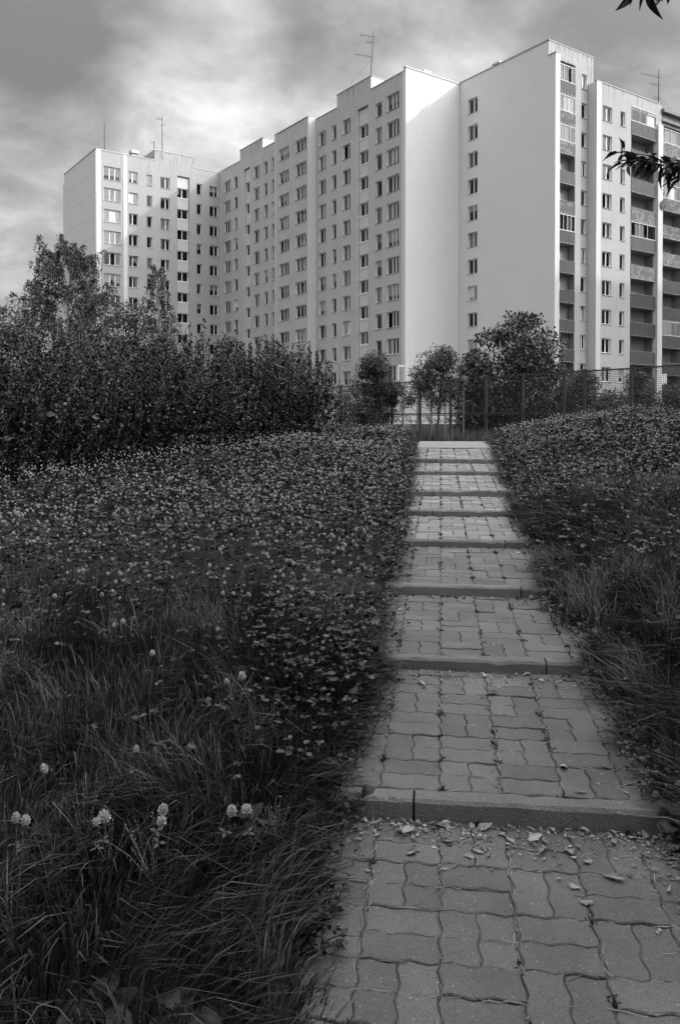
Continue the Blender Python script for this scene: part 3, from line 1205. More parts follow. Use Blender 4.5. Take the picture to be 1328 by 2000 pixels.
# ---- the block across the far end, facing us
def build_left_block():
    t0, s0 = 36.5, 108.5
    b = bld_at('apartment_block', 'sunlit pale apartment block behind the birch trees, closing the far end', 'building', t0, s0)
    X = lambda t: t - t0
    f = Fac(b, 'y', 0.0)
    roof, hi = H(36.45), H(37.9)
    pitch = 2.862
    holes = []

    def column(t_lo, t_hi, sill0, h, splits, glint_rows=0):
        for k in range(0, 11):
            z0 = H(sill0 - pitch * k)
            hole = (X(t_lo), X(t_hi), z0, z0 + h)
            holes.append(hole)
            window(f, *hole, splits, bright=0.75 if k < glint_rows else 0.0)
    column(37.59, 39.93, 32.73, 1.72, S3, 4)
    column(41.06, 42.37, 32.83, 1.52, S2b, 2)
    column(43.64, 44.43, 32.83, 1.50, S1, 2)
    column(45.66, 47.04, 32.83, 1.52, S2, 1)
    column(51.14, 51.93, 32.83, 1.50, S1)
    column(53.17, 54.52, 32.83, 1.52, S2)
    st = (X(48.16), X(50.05), H(0.6), H(34.95))
    W_ = 54.95 - 36.5
    f.wall('wall', 0.0, W_, 0.0, [(0, X(44.8), roof), (X(44.8), X(50.85), hi), (X(50.85), W_, roof)], holes + [st], MT['wall_d'])
    fs = Fac(b, 'y', 0.26)
    a0, a1 = X(48.16) + 0.02, X(50.05) - 0.06
    hs = []
    for k in range(0, 11):
        zt = H(33.3 - 2.95 * k)
        if zt > H(3):
            hs.append((a0 + 0.05, a1 - 0.05, zt - 1.35, zt))
    for hole in hs:
        window(fs, *hole, [0, 0.47, 1], sill=False, dress=0.9)
    fs.wall('staircase_panel', a0, a1, H(0.6), [(a0, a1, H(34.85))], hs, MT['infill'])
    mb = MB()
    for hole in hs:
        mb.box(a0 + 0.02, a1 - 0.02, 0.26 - 0.05, 0.26 - 0.002, hole[2] - 0.14, hole[2] - 0.04)
    link('panel_ledge', mb.mesh('panel_ledge', [MT['frame']]), b)['kind'] = 'stuff'
    # white strips that stand proud of the wall
    ribs(b, 'edge_strip', Fac(b, 'y', -0.04), 0.0, 0.68, 0.0, roof + 0.1, 0.34, 0.04, 'ribbed')
    ribs(b, 'edge_strip', Fac(b, 'y', -0.04), X(40.25), X(40.83), 0.0, roof - 0.1, 0.29, 0.04, 'ribbed')
    # end wall of horizontal panels, receding
    fe = Fac(b, 'x', 0.0)
    L = 122.3 - s0
    for k in range(13):
        zt = roof - 2.87 * k
        zl = max(0, zt - 2.84)
        if zl < zt:
            mb = MB()
            mb.box(0.0, 0.2, 0.0, L, zl, zt)
            link('wall_panel', mb.mesh('wall_panel', [MT['wall_f']]), b)
    block(b, 'end_wall', 0.04, 0.22, 0.002, L - 0.01, 0, roof - 0.05, 'wall_f')
    block(b, 'rear_bay', 0.05, 4.0, L, L + 0.8, 0, H(35.2), 'wall_f')
    coping(b, 'parapet_coping', [(0.05, -0.02, roof), (0.05, L, roof)], 0.2, 0.1)
    block(b, 'roof', 0.2, 30.0, 0.3, L, roof - 0.6, roof - 0.25, 'roof')
    block(b, 'rear_wall', 0.2, 30, L - 0.2, L, 0, roof - 0.1, 'wall_d')
    x0, x1 = X(44.8), X(50.85)
    block(b, 'stair_head', x0, x0 + 0.2, 0.004, 5.5, roof - 0.3, hi, 'wall_c')
    block(b, 'stair_head', x1 - 0.2, x1, 0.004, 5.5, roof - 0.3, hi, 'wall_c')
    block(b, 'stair_head_roof', x0 + 0.2, x1 - 0.2, 0.05, 5.4, hi - 0.3, hi - 0.1, 'roof')
    coping(b, 'parapet_coping', [(x0, 0.05, hi), (x1, 0.05, hi)], 0.2, 0.08, 'trim')
    coping(b, 'parapet_coping', [(x0 + 0.08, 0.25, hi + 0.003), (x0 + 0.08, 5.5, hi + 0.003)], 0.2, 0.06)
    coping(b, 'parapet_coping', [(0.7, 0.05, roof), (x0 - 0.1, 0.05, roof)], 0.2, 0.09, 'trim')
    coping(b, 'parapet_coping', [(x1 + 0.1, 0.05, roof), (W_ - 0.1, 0.05, roof)], 0.2, 0.09, 'trim')
    roof_vent(b, X(43.0), 3.0, roof - 0.25, 0.9, 0.9, 2.0)
    return b


def balcony(b, f, a0, a1, z_slab, z_top, depth, dark, glazed, rng, z_next, forward=0.0):
    """One balcony: slab, board front with its bolts, sometimes glazed in, a door at the back."""
    mb = MB()
    fr = forward

    def bx(m, p, q, n0, n1, zl, zh, mi=0):
        pts = [f.P(p, n0, zl), f.P(q, n1, zh)]
        xs = sorted((pts[0][0], pts[1][0]))
        ys = sorted((pts[0][1], pts[1][1]))
        m.box(xs[0], xs[1], ys[0], ys[1], zl, zh, mi)
    bx(mb, a0, a1, fr - 0.06, -depth, z_slab - 0.16, z_slab)
    o = link('balcony', mb.mesh('balcony', [MT['concrete']]), b)
    mb = MB()
    bx(mb, a0 + 0.01, a1 - 0.01, fr + 0.03, fr - 0.03, z_slab - 0.14, z_top)
    nb = max(4, int((a1 - a0) / 0.42))
    for i in range(nb):
        a = a0 + (i + 0.5) * (a1 - a0) / nb
        bx(mb, a - 0.035, a + 0.035, fr + 0.06, fr + 0.03, z_slab - 0.12, z_slab - 0.05, 1)
        if not glazed:
            bx(mb, a - 0.03, a + 0.03, fr + 0.05, fr - 0.04, z_top, z_top + 0.05, 1)
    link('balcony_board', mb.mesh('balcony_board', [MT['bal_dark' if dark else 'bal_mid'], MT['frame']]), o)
    # door and window at the back wall
    mb = MB()
    w = a1 - a0
    d = -depth + 0.02
    p, q = a0 + 0.06, a0 + min(1.5, w * 0.45)
    zt = z_slab + 2.15
    t = 0.07
    for (u0, u1, zl, zh) in ((p, p + t, z_slab + 0.8, zt), (q - t, q, z_slab, zt), (p, q, zt - t, zt), (p, q - t, z_slab + 0.8, z_slab + 0.87), ((p + q) / 2 - .04, (p + q) / 2 + .04, z_slab, zt - t)):
        bx(mb, u0, u1, d + 0.06, d, zl, zh, 0)
    mb.poly([f.P(p + t, d + 0.03, z_slab + 0.85), f.P(q - t, d + 0.03, z_slab + 0.85), f.P(q - t, d + 0.03, zt - t), f.P(p + t, d + 0.03, zt - t)], 1)
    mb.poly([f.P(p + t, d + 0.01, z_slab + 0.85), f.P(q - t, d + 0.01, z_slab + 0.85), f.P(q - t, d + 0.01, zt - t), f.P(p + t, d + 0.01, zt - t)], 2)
    link('balcony_door', mb.mesh('balcony_door', [MT['frame'], MT['glass'], MT['room']]), o)
    if glazed:
        n = rng.choice([3, 4, 4])
        ztop = z_next - 0.17
        mb = MB()
        t = 0.045
        e = [a0 + 0.02 + (w - 0.04) * i / n for i in range(n + 1)]
        for x in e:
            bx(mb, x - t / 2 if x > e[0] else x, x + t / 2, fr + 0.02, fr - 0.04, z_top, ztop)
        bx(mb, a0 + 0.02, a1 - 0.02, fr + 0.03, fr - 0.05, z_top, z_top + 0.07)
        bx(mb, a0 + 0.02, a1 - 0.02, fr + 0.025, fr - 0.05, ztop - 0.08, ztop)
        g = link('glazing', mb.mesh('glazing', [MT['infill']]), o)
        open_at = rng.randrange(n) if rng.random() < 0.4 else -1
        for i in range(n):
            if i == open_at:
                continue
            mb = MB()
            mb.poly([f.P(e[i] + t / 2, fr - 0.012, z_top + 0.07), f.P(e[i + 1] - t / 2, fr - 0.012, z_top + 0.07), f.P(e[i + 1] - t / 2, fr - 0.012, ztop - 0.08), f.P(e[i] + t / 2, fr - 0.012, ztop - 0.08)])
            link('glazing_pane', mb.mesh('glazing_pane', [MT['glass']]), o)
        if rng.random() < 0.7:
            cw = (w - 0.1) * rng.uniform(0.3, 0.75)
            c0 = a0 + 0.05 + (w - 0.1 - cw) * rng.random()
            mb = MB()
            m = 8
            for i in range(m):
                p, q = c0 + cw * i / m, c0 + cw * (i + 1) / m
                n0, n1 = (-0.10, -0.15) if i % 2 else (-0.15, -0.10)
                mb.poly([f.P(p, fr + n0, z_top), f.P(q, fr + n1, z_top), f.P(q, fr + n1, ztop - 0.1), f.P(p, fr + n0, ztop - 0.1)])
            link('curtain', mb.mesh('curtain', [MT['blind' if rng.random() < .25 else 'curtain']]), o)
    return o


# ---- the tower on the right with its balconies
def build_right_block():
    t0, s0 = 62.4, 53.83
    b = bld_at('apartment_block', 'tall pale apartment block with columns of dark balconies and a blank side wall', 'building', t0, s0)
    X = lambda t: t - t0
    Y = lambda s: s - s0
    rng = random.Random(5)
    top = H(36.95)
    # blank side wall F, one column of windows
    f = Fac(b, 'x', 0.0)
    A = lambda s: -(s - s0)
    holes = []
    for k in range(0, 12):
        z0 = H(33.2 - 2.862 * k)
        hole = (A(64.88), A(63.43), z0, z0 + 1.56)
        holes.append(hole)
        window(f, *hole, [0, 0.50, 1], dress=WR.choice([0.9, 0.9, 0.5, 0.3, 0.15]))
    fin = A(52.95)
    f.wall('side_wall', A(66.34), fin, 0, [(A(66.34), 0.0, top), (0.0, fin, H(35.5))], holes, MT['wall_f'])
    coping(b, 'parapet_coping', [(0.04, Y(66.3), top), (0.04, 0.0, top)], 0.18, 0.12)
    coping(b, 'parapet_coping', [(0.04, -0.03, H(35.5)), (0.04, -0.88, H(35.5))], 0.18, 0.08)
    # white fin at the corner
    block(b, 'corner_fin', 0.003, 0.67, -0.88, 0.0, 0, H(35.46), 'trim')
    # front G
    g = Fac(b, 'y', 0.0)
    holes = []
    for k in range(0, 12):
        z0 = H(33.5 - 2.9 * k)
        hole = (X(67.33), X(68.15), z0, z0 + 1.5)
        holes.append(hole)
        window(g, *hole, S1 if k % 3 else [0, .5, 1])
    # recess of the balconies: 63.07 .. 65.35
    rec = (X(63.07), X(65.35), H(0.3), H(35.0))
    g.wall('wall', 0.0, X(69.14), 0, [(0.0, X(69.14), H(37.0))], holes, MT['wall_h'])
    coping(b, 'parapet_coping', [(0.0, 0.05, H(37.0)), (X(69.14), 0.05, H(37.0))], 0.18, 0.09)
    block(b, 'parapet_end', X(68.9), X(69.14), 0.004, 8.0, H(33.5), H(36.98), 'trim')
    # balconies stand in front of G between the fin and a thin side wall
    gb = Fac(b, 'y', 0.0)
    block(b, 'balcony_recess', X(63.08), X(65.34), -0.03, -0.003, H(0.3), H(34.94), 'bal_in')  # thin darker sheet on the back wall: recess shade put into colour
    block(b, 'balcony_side', X(65.36), X(65.44), -0.80, -0.003, H(0.3), H(34.9), 'bal_in')
    block(b, 'balcony_head', X(63.07), X(65.40), -0.86, -0.004, H(34.95), H(35.2), 'wall_h')
    for k in range(12):
        zt = H(33.08 - 2.878 * k)
        if zt < H(0.5):
            break
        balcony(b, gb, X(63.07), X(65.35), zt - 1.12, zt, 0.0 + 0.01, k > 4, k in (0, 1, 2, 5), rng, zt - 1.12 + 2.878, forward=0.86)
    # H: the lower front part that stands forward
    d = 53.83 - 52.81
    roofh = H(34.15)
    h = Fac(b, 'y', -d)
    ph = 2.925
    holes = []
    for k in range(0, 11):
        z0 = H(30.5 - ph * k)
        if z0 < H(0.4):
            break
        for (p, q, sp) in ((69.36, 70.85, S2), (72.2, 73.0, S1)):
            hole = (X(p), X(q), z0, z0 + 1.5)
            holes.append(hole)
            window(h, *hole, sp, bright=0.15)
    holes2 = (X(74.0), X(78.3), 0.0, H(32.6))
    h.wall('wall', X(68.43), X(79.3), 0, [(X(68.43), X(79.3), roofh)], holes + [holes2], MT['wall_h'])
    hs = Fac(b, 'x', X(68.43))
    ribs(b, 'ribbed_cladding', hs, 0.0, d - 0.02, 0, roofh + 0.02, 0.17, 0.05, 'ribbed_grey', joints=[H(32 - 5.8 * k) for k in range(1, 6)])
    block(b, 'side_wall', X(68.49), X(68.7), -d + 0.004, 0.0, 0, roofh - 0.01, 'wall_h')
    block(b, 'edge_strip', X(68.36), X(69.08), -d - 0.04, -d, 0, roofh + 0.04, 'trim')
    block(b, 'pier', X(78.4), X(79.25), -d - 0.25, -d - 0.002, 0, H(31.9), 'trim')
    coping(b, 'parapet_coping', [(X(68.4), -d + 0.04, roofh), (X(78.6), -d + 0.04, roofh)], 0.18, 0.11)
    # recess walls of the balconies
    mb = MB()
    dp = 1.25
    mb.box(X(73.9), X(78.4), -d + dp, -d + dp + 0.1, 0, H(32.7))
    mb.box(X(73.9), X(73.98), -d + 0.24, -d + dp, 0, H(32.7))
    mb.box(X(78.32), X(78.4), -d + 0.24, -d + dp, 0, H(32.7))
    link('balcony_recess', mb.mesh('balcony_recess', [MT['bal_in']]), b)
    for k in range(0, 11):
        zt = H(31.42 - 2.985 * k)
        if zt < H(0.6):
            break
        balcony(b, h, X(74.0), X(78.3), zt - 1.28, zt, dp, k > 5, k in (0, 4), rng, zt - 1.28 + 2.985, forward=0.02)
    # I: the further part, all balconies, under a dark eave
    i_ = Fac(b, 'y', -d + 0.3)
    mb = MB()
    mb.box(X(79.3), X(92), -d + 1.5, -d + 1.6, 0, H(33))
    for x in (83.6, 87.9):
        mb.box(X(x), X(x) + 0.25, -d + 0.3, -d + 1.5, 0, H(32.4))
    link('balcony_recess', mb.mesh('balcony_recess', [MT['bal_in']]), b)
    for col in range(2):
        p0 = 79.3 + col * 4.3
        for k in range(0, 11):
            zt = H(30.45 - 2.985 * k)
            if zt < H(0.6):
                break
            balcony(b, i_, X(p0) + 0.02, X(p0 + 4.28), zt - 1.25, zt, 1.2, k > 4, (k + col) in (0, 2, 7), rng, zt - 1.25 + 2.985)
    block(b, 'upper_wall', X(79.3), X(92), -d + 0.2, -d + 0.5, H(32.2), H(33.4), 'wall_h')
    block(b, 'eave', X(79.26), X(92.5), -d - 0.35, 3.0, H(33.4), H(33.75), 'metal_grey')
    block(b, 'eave_band', X(79.28), X(92.3), -d - 0.1, 2.0, H(32.5), H(32.7), 'metal_grey')
    block(b, 'roof', X(62.45), X(69.1), 0.3, 12.5, top - 0.7, top - 0.3, 'roof')
    block(b, 'roof', X(68.7), X(92), -d + 0.3, 11.0, roofh - 0.4, roofh - 0.2, 'roof')
    block(b, 'rear_wall', X(62.5), X(92), 12.2, 12.4, 0, roofh - 0.3, 'wall_h')
    block(b, 'rear_wall', X(91.8), X(92), -d + 0.5, 12.2, 0, roofh - 0.3, 'wall_h')
    roof_vent(b, X(62.9), Y(60.9), top - 0.3, 0.7, 0.8, 0.75)
    roof_vent(b, X(76.2), 0.2, roofh - 0.2, 1.0, 0.8, 0.75)
    # things that stand out on the balconies
    mb = MB()
    n = 18
    mb.faces([(X(79.1) + 0.42 * math.cos(2 * math.pi * i / n), -d - 0.42, H(23.4) + 0.5 * math.sin(2 * math.pi * i / n)) for i in range(n)] + [(X(79.1), -d - 0.30, H(23.4))],
             [(i, (i + 1) % n, n) for i in range(n)] + [tuple(range(n))])
    mb.bar((X(79.1), -d - 0.32, H(23.4)), (X(78.85), -d - 0.2, H(23.3)), 0.04)
    mb.bar((X(79.1), -d - 0.42, H(23.0)), (X(79.1), -d - 0.75, H(23.3)), 0.025)
    o = link('satellite_dish', mb.mesh('satellite_dish', [MT['metal_dark']]), None)
    o.matrix_world = b.matrix_basis
    tag(o, 'dark round satellite dish on the white pier between two balcony columns', 'satellite dish')
    mb = MB()
    for i in range(12):
        p, q = X(79.55) + 1.35 * i / 12, X(79.55) + 1.35 * (i + 1) / 12
        n0, n1 = (-d + .24, -d + .20) if i % 2 else (-d + .20, -d + .24)
        zb = H(4.25) + 0.1 * math.sin(i)
        mb.poly([(p, n0, zb), (q, n1, zb), (q, n1, H(5.35)), (p, n0, H(5.35))])
        mb.poly([(p, n0 + .01, zb), (p, n0 + .01, H(5.35)), (q, n1 + .01, H(5.35)), (q, n1 + .01, zb)])
    o = link('laundry_sheet', mb.mesh('laundry_sheet', [MT['sheet']]), None)
    o.matrix_world = b.matrix_basis
    tag(o, 'white bed sheet hung to dry on a low balcony behind the fence', 'laundry')
    return b


def antenna(t, s, z0, h, label, arms, lean=0.0, guy=0.0):
    p = t * V2 + s * U2
    o = thing('roof_antenna', label, 'antenna', (p[0], p[1], ZC + z0), ANG, None)
    mb = MB()
    top = Vector((lean * h, 0, h))
    mb.tube([(0, 0, 0), top * 0.5, top], [0.075, 0.065, 0.045], 6)
    if guy:
        for a in range(3):
            mb.bar(top * 0.45, (guy * math.cos(a * 2.1), guy * math.sin(a * 2.1), 0), 0.012, 3)
    mb.box(-0.12, 0.12, -0.12, 0.12, 0, 0.5)
    link('mast', mb.mesh('mast', [MT['antenna']]), o)
    for (fz, ln, ang, nel) in arms:
        mb = MB()
        c = top * fz
        d = Vector((math.cos(ang), math.sin(ang), 0.12)).normalized()
        n = Vector((-math.sin(ang), math.cos(ang), 0))
        mb.bar(c - d * ln * 0.15, c + d * ln, 0.026, 4)
        for i in range(nel):
            q = c + d * (ln * (i + 0.6) / nel)
            e = 0.55 - 0.03 * i
            mb.bar(q - n * e, q + n * e, 0.013, 3)
        link('aerial', mb.mesh('aerial', [MT['antenna']]), o)
    return o


build_long_block()
build_left_block()
build_right_block()
antenna(47.4, 112.0, 37.8, 6.4, 'tall roof antenna with two slim companions on the sunlit far block', [(0.92, 0.9, 2.6, 4), (0.8, 0.5, 0.5, 2)])
antenna(46.2, 112.0, 37.8, 2.6, 'short bare pole aerial beside the tall antenna of the far block', [(0.9, 0.5, 2.4, 2)])
antenna(38.6, 111.0, 36.3, 4.9, 'thin plain rod aerial near the end of the far block', [])
antenna(55.3, 72.9, 37.8, 5.7, 'leaning roof antenna with guy wires above the staircase of the long block', [(0.88, 1.5, 2.55, 5), (0.76, 0.8, 2.5, 3), (0.48, 1.9, 2.6, 6)], lean=0.085, guy=2.6)
antenna(79.9, 53.6, 33.0, 5.4, 'roof antenna with three aerials above the balcony block', [(0.84, 2.2, 2.75, 6), (0.68, 1.2, 2.8, 4), (0.42, 0.7, 2.8, 3)], guy=2.8)


def unseen_block(t0, t1, s0, s1, h, label):
    """Unseen block put outside the picture to shade the slope or the lower storeys."""
    b = bld_at('apartment_block', label, 'building', t0, s0)
    mb = MB()
    mb.box(0, t1 - t0, 0, s1 - s0, 0, h)
    link('wall', mb.mesh('wall', [MT['wall_h']]), b)
    mb = MB()
    k = 0
    for z in np.arange(1.5, h - 2.2, 2.88):
        for y in np.arange(1.5, s1 - s0 - 2.5, 3.2):
            mb.box(-0.02, -0.004, y, y + 1.6, z, z + 1.5)
        for x in np.arange(1.5, t1 - t0 - 2.5, 3.2):
            mb.box(x, x + 1.6, s1 - s0 + 0.004, s1 - s0 + 0.02, z, z + 1.5)
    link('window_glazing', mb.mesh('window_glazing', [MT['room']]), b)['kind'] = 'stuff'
    block(b, 'roof', -0.2, t1 - t0 + 0.2, -0.2, s1 - s0 + 0.2, h, h + 0.4, 'roof')
    return b


unseen_block(90, 130, 8, 20, 41, 'apartment block beyond the frame whose shadow lies on the lower balconies')
unseen_block(40, 52, -62, 6, 33, 'unseen apartment block added beyond the frame to shade the slope')


# ------------------------------------------------------------------ fences and small things beyond the steps
def st_xy(s, t):
    p = s * U2 + t * V2
    return float(p[0]), float(p[1])


def build_fence(T, s_posts, top, drop, label, rails, mesh=True, tall=None):
    s0 = s_posts[0]
    x, y = st_xy(s0, T)
    z = gz(x, y)
    o = thing('mesh_fence', label, 'fence', (x, y, z), ANG)
    H0 = ZC + top - z
    for k, s in enumerate(s_posts):
        mb = MB()
        gx, gy = st_xy(s, T)
        g = gz(gx, gy) - z
        mb.box(-0.045, 0.045, s - s0 - 0.045, s - s0 + 0.045, g - 0.15, H0 + 0.03)
        mb.box(-0.055, 0.055, s - s0 - 0.055, s - s0 + 0.055, H0 + 0.03, H0 + 0.05)
        link('post', mb.mesh('post', [MT['metal_dark']]), o)
    for (za, zb_, th) in rails:
        for a, b in zip(s_posts[:-1], s_posts[1:]):
            mb = MB()
            lo, hi = sorted((a - s0, b - s0))
            mb.box(-0.02, 0.02, lo + 0.05, hi - 0.05, H0 - za - th, H0 - za)
            link('rail', mb.mesh('rail', [MT['metal_dark']]), o)
    mb = MB()
    lo, hi = min(s_posts) - s0, max(s_posts) - s0
    w = 0.0042
    y_ = lo
    while y_ < hi:
        mb.poly([(0.03, y_ - w, 0.0), (0.03, y_ + w, 0.0), (0.03, y_ + w, H0 - 0.03), (0.03, y_ - w, H0 - 0.03)])
        y_ += 0.06
    zz = 0.1
    while zz < H0:
        mb.poly([(0.034, lo, zz - w), (0.034, hi, zz - w), (0.034, hi, zz + w), (0.034, lo, zz + w)])
        zz += 0.06
    link('wire_mesh', mb.mesh('wire_mesh', [MT['wire']]), o)['kind'] = 'stuff'
    return o


build_fence(23.5, [35.4, 33.4, 31.43, 29.31, 27.38, 25.42, 23.37, 21.43, 19.48, 18.59, 16.7, 14.8, 12.8, 10.8], 1.83, 0.6,
            'dark steel mesh fence crossing just beyond the top of the steps', [(0.0, 0, 0.05), (1.42, 0, 0.05), (1.50, 0, 0.03)])


def far_fence():
    s = 34.0
    t = 22.0
    x, y = st_xy(s, t)
    z = gz(x, y)
    o = thing('mesh_fence', 'lower farther fence of close set slim posts across the play yard', 'fence', (x, y, z), ANG)
    H0 = ZC + 1.95 - z
    k = 0
    while t + k * 1.0 < 46:
        mb = MB()
        w = 0.045 if k % 2 == 0 else 0.028
        mb.box(k - w, k + w, -w, w, 0, H0)
        link('post', mb.mesh('post', [MT['metal_grey']]), o)
        k += 1
    for zz in (H0 - 0.04, 0.9):
        mb = MB()
        mb.box(0, k - 1, -0.02, 0.02, zz, zz + 0.04)
        link('rail', mb.mesh('rail', [MT['metal_grey']]), o)


far_fence()


def low_wall():
    s, ta, tb = 36.2, 24.6, 44.5
    x, y = st_xy(s, ta)
    z = gz(x, y)
    o = thing('boundary_wall', 'low white wall with dark foot and scribbled graffiti behind the fence', 'wall', (x, y, z), ANG)
    top = ZC + 0.53 - z
    mid = ZC - 0.06 - z
    mb = MB()
    mb.box(0, tb - ta, 0.02, 0.28, mid, top)
    link('wall_face', mb.mesh('wall_face', [MT['plaster']]), o)
    mb = MB()
    mb.box(0, tb - ta, 0.0, 0.30, -0.3, mid - 0.003)
    link('wall_foot', mb.mesh('wall_foot', [MT['lower_wall']]), o)  # lower part of the wall, in a darker tone
    mb = MB()
    mb.box(-0.05, tb - ta + 0.05, -0.02, 0.32, top + 0.002, top + 0.06)
    link('wall_cap', mb.mesh('wall_cap', [MT['coping']]), o)
    rr = random.Random(4)
    mb = MB()
    for g in range(13):
        cx = 1.0 + g * 0.75 + rr.uniform(-0.1, 0.1)
        pts = []
        ph = rr.uniform(0, 6)
        kk = rr.uniform(1.0, 1.8)
        for i in range(14):
            a = ph + i * 0.5
            pts.append((cx + 0.20 * math.cos(a * kk) * (1 - 0.03 * i) + 0.02 * i, 0.014, mid + 0.29 + 0.20 * math.sin(a)))
        mb.tube(pts, 0.022, 4)
    link('graffiti', mb.mesh('graffiti', [MT['paint_dark']]), o)


low_wall()


def backboard():
    x, y = 6.1 * 1.0, 40.0
    x = (820 - 664) / 1602.0 * y
    z = gz(x, y)
    o = thing('basketball_backboard', 'clear framed basketball backboard on a post behind the fence', 'backboard', (x, y, z), 0.15)
    zc = ZC + 1.28 - z
    mb = MB()
    w, h = 0.44, 0.40
    for (x0, x1, z0, z1) in ((-w, w, zc + h - .04, zc + h), (-w, w, zc - h, zc - h + .04), (-w, -w + .04, zc - h + .04, zc + h - .04), (w - .04, w, zc - h + .04, zc + h - .04)):
        mb.box(x0, x1, -0.025, 0.025, z0, z1)
    link('frame', mb.mesh('frame', [MT['trim']]), o)
    mb = MB()
    mb.poly([(-w + .04, 0, zc - h + .04), (w - .04, 0, zc - h + .04), (w - .04, 0, zc + h - .04), (-w + .04, 0, zc + h - .04)])
    link('board', mb.mesh('board', [MT['clear_board']]), o)
    mb = MB()
    for i in range(10):
        a, b = 2 * math.pi * i / 10, 2 * math.pi * (i + 1) / 10
        mb.bar((0.2 * math.cos(a), -0.26 + 0.2 * math.sin(a), zc - 0.25), (0.2 * math.cos(b), -0.26 + 0.2 * math.sin(b), zc - 0.25), 0.012, 4)
    link('hoop', mb.mesh('hoop', [MT['metal_dark']]), o)
    mb = MB()
    mb.box(-0.05, 0.05, 0.03, 0.13, -0.1, zc + h)
    link('post', mb.mesh('post', [MT['metal_grey']]), o)


backboard()


def lamp_globe():
    y = 31.5
    x = (904.5 - 664) / 1602.0 * y
    z = gz(x, y)
    o = thing('lamp_post', 'short slim lamp post with a round dark head in front of the fence', 'lamp post', (x, y, z))
    top = ZC + (826 - 733) / 1602.0 * y - z
    mb = MB()
    mb.tube([(0, 0, -0.1), (0, 0, 0.6), (0, 0, top - 0.45)], [0.045, 0.035, 0.03], 8)
    link('pole', mb.mesh('pole', [MT['metal_grey']]), o)
    mb = MB()
    rings = [(0.03, -0.46), (0.12, -0.40), (0.17, -0.28), (0.165, -0.18), (0.10, -0.08), (0.05, -0.04), (0.02, 0.0)]
    pts = [(r * math.cos(2 * math.pi * k / 12), r * math.sin(2 * math.pi * k / 12), top + zz) for (r, zz) in rings for k in range(12)]
    fs = [(i * 12 + k, i * 12 + (k + 1) % 12, (i + 1) * 12 + (k + 1) % 12, (i + 1) * 12 + k) for i in range(len(rings) - 1) for k in range(12)]
    fs += [tuple(reversed(range(12))), tuple(range((len(rings) - 1) * 12, len(rings) * 12))]
    mb.faces(pts, fs)
    link('lamp_head', mb.mesh('lamp_head', [MT['metal_dark']], True), o)
    # the tall thin street lamp right of the hedge
    y = 46.0
    x = (664 - 664) / 1602.0 * y
    z = gz(x, y)
    o = thing('street_lamp', 'thin grey street lamp with a short arm by the end of the hedge', 'street lamp', (x, y, z))
    top = ZC + (826 - 710) / 1602.0 * y - z
    mb = MB()
    mb.tube([(0, 0, 0), (0, 0, 1.2), (0, 0, top)], [0.075, 0.055, 0.04], 8)
    link('pole', mb.mesh('pole', [MT['metal_grey']]), o)
    mb = MB()
    mb.tube([(0, 0, top - 0.03), (-0.25, 0, top + 0.06), (-0.5, 0, top + 0.08)], 0.03, 6)
    mb.box(-0.75, -0.42, -0.09, 0.09, top + 0.04, top + 0.13)
    link('lamp_head', mb.mesh('lamp_head', [MT['metal_grey']]), o)
    # white goal-like post between the two small trees
    y = 50.0
    x = (777 - 664) / 1602.0 * y
    z = gz(x, y)
    o = thing('entrance_post', 'white post with a short crossbar seen between two small round trees', 'post', (x, y, z), 0.3)
    top = ZC + (826 - 713) / 1602.0 * y - z
    mb = MB()
    mb.box(-0.06, 0.06, -0.06, 0.06, 0, top)
    link('upright', mb.mesh('upright', [MT['plaster']]), o)
    mb = MB()
    mb.box(0.06, 0.4, -0.04, 0.04, top - 0.1, top)
    link('crossbar', mb.mesh('crossbar', [MT['trim']]), o)


lamp_globe()


# ------------------------------------------------------------------ trees
def limb(mb, a, b, r0, r1, bend=0.12, n=4, sides=6, rr=random):
    a, b = Vector(a), Vector(b)
    L = (b - a).length
    pts = []
    off = Vector((rr.uniform(-1, 1), rr.uniform(-1, 1), rr.uniform(-0.2, 0.6))) * L * bend
    for i in range(n + 1):
        t = i / n
        pts.append(a.lerp(b, t) + off * math.sin(math.pi * t))
    mb.tube(pts, [r0 + (r1 - r0) * i / n for i in range(n + 1)], sides)
    return pts


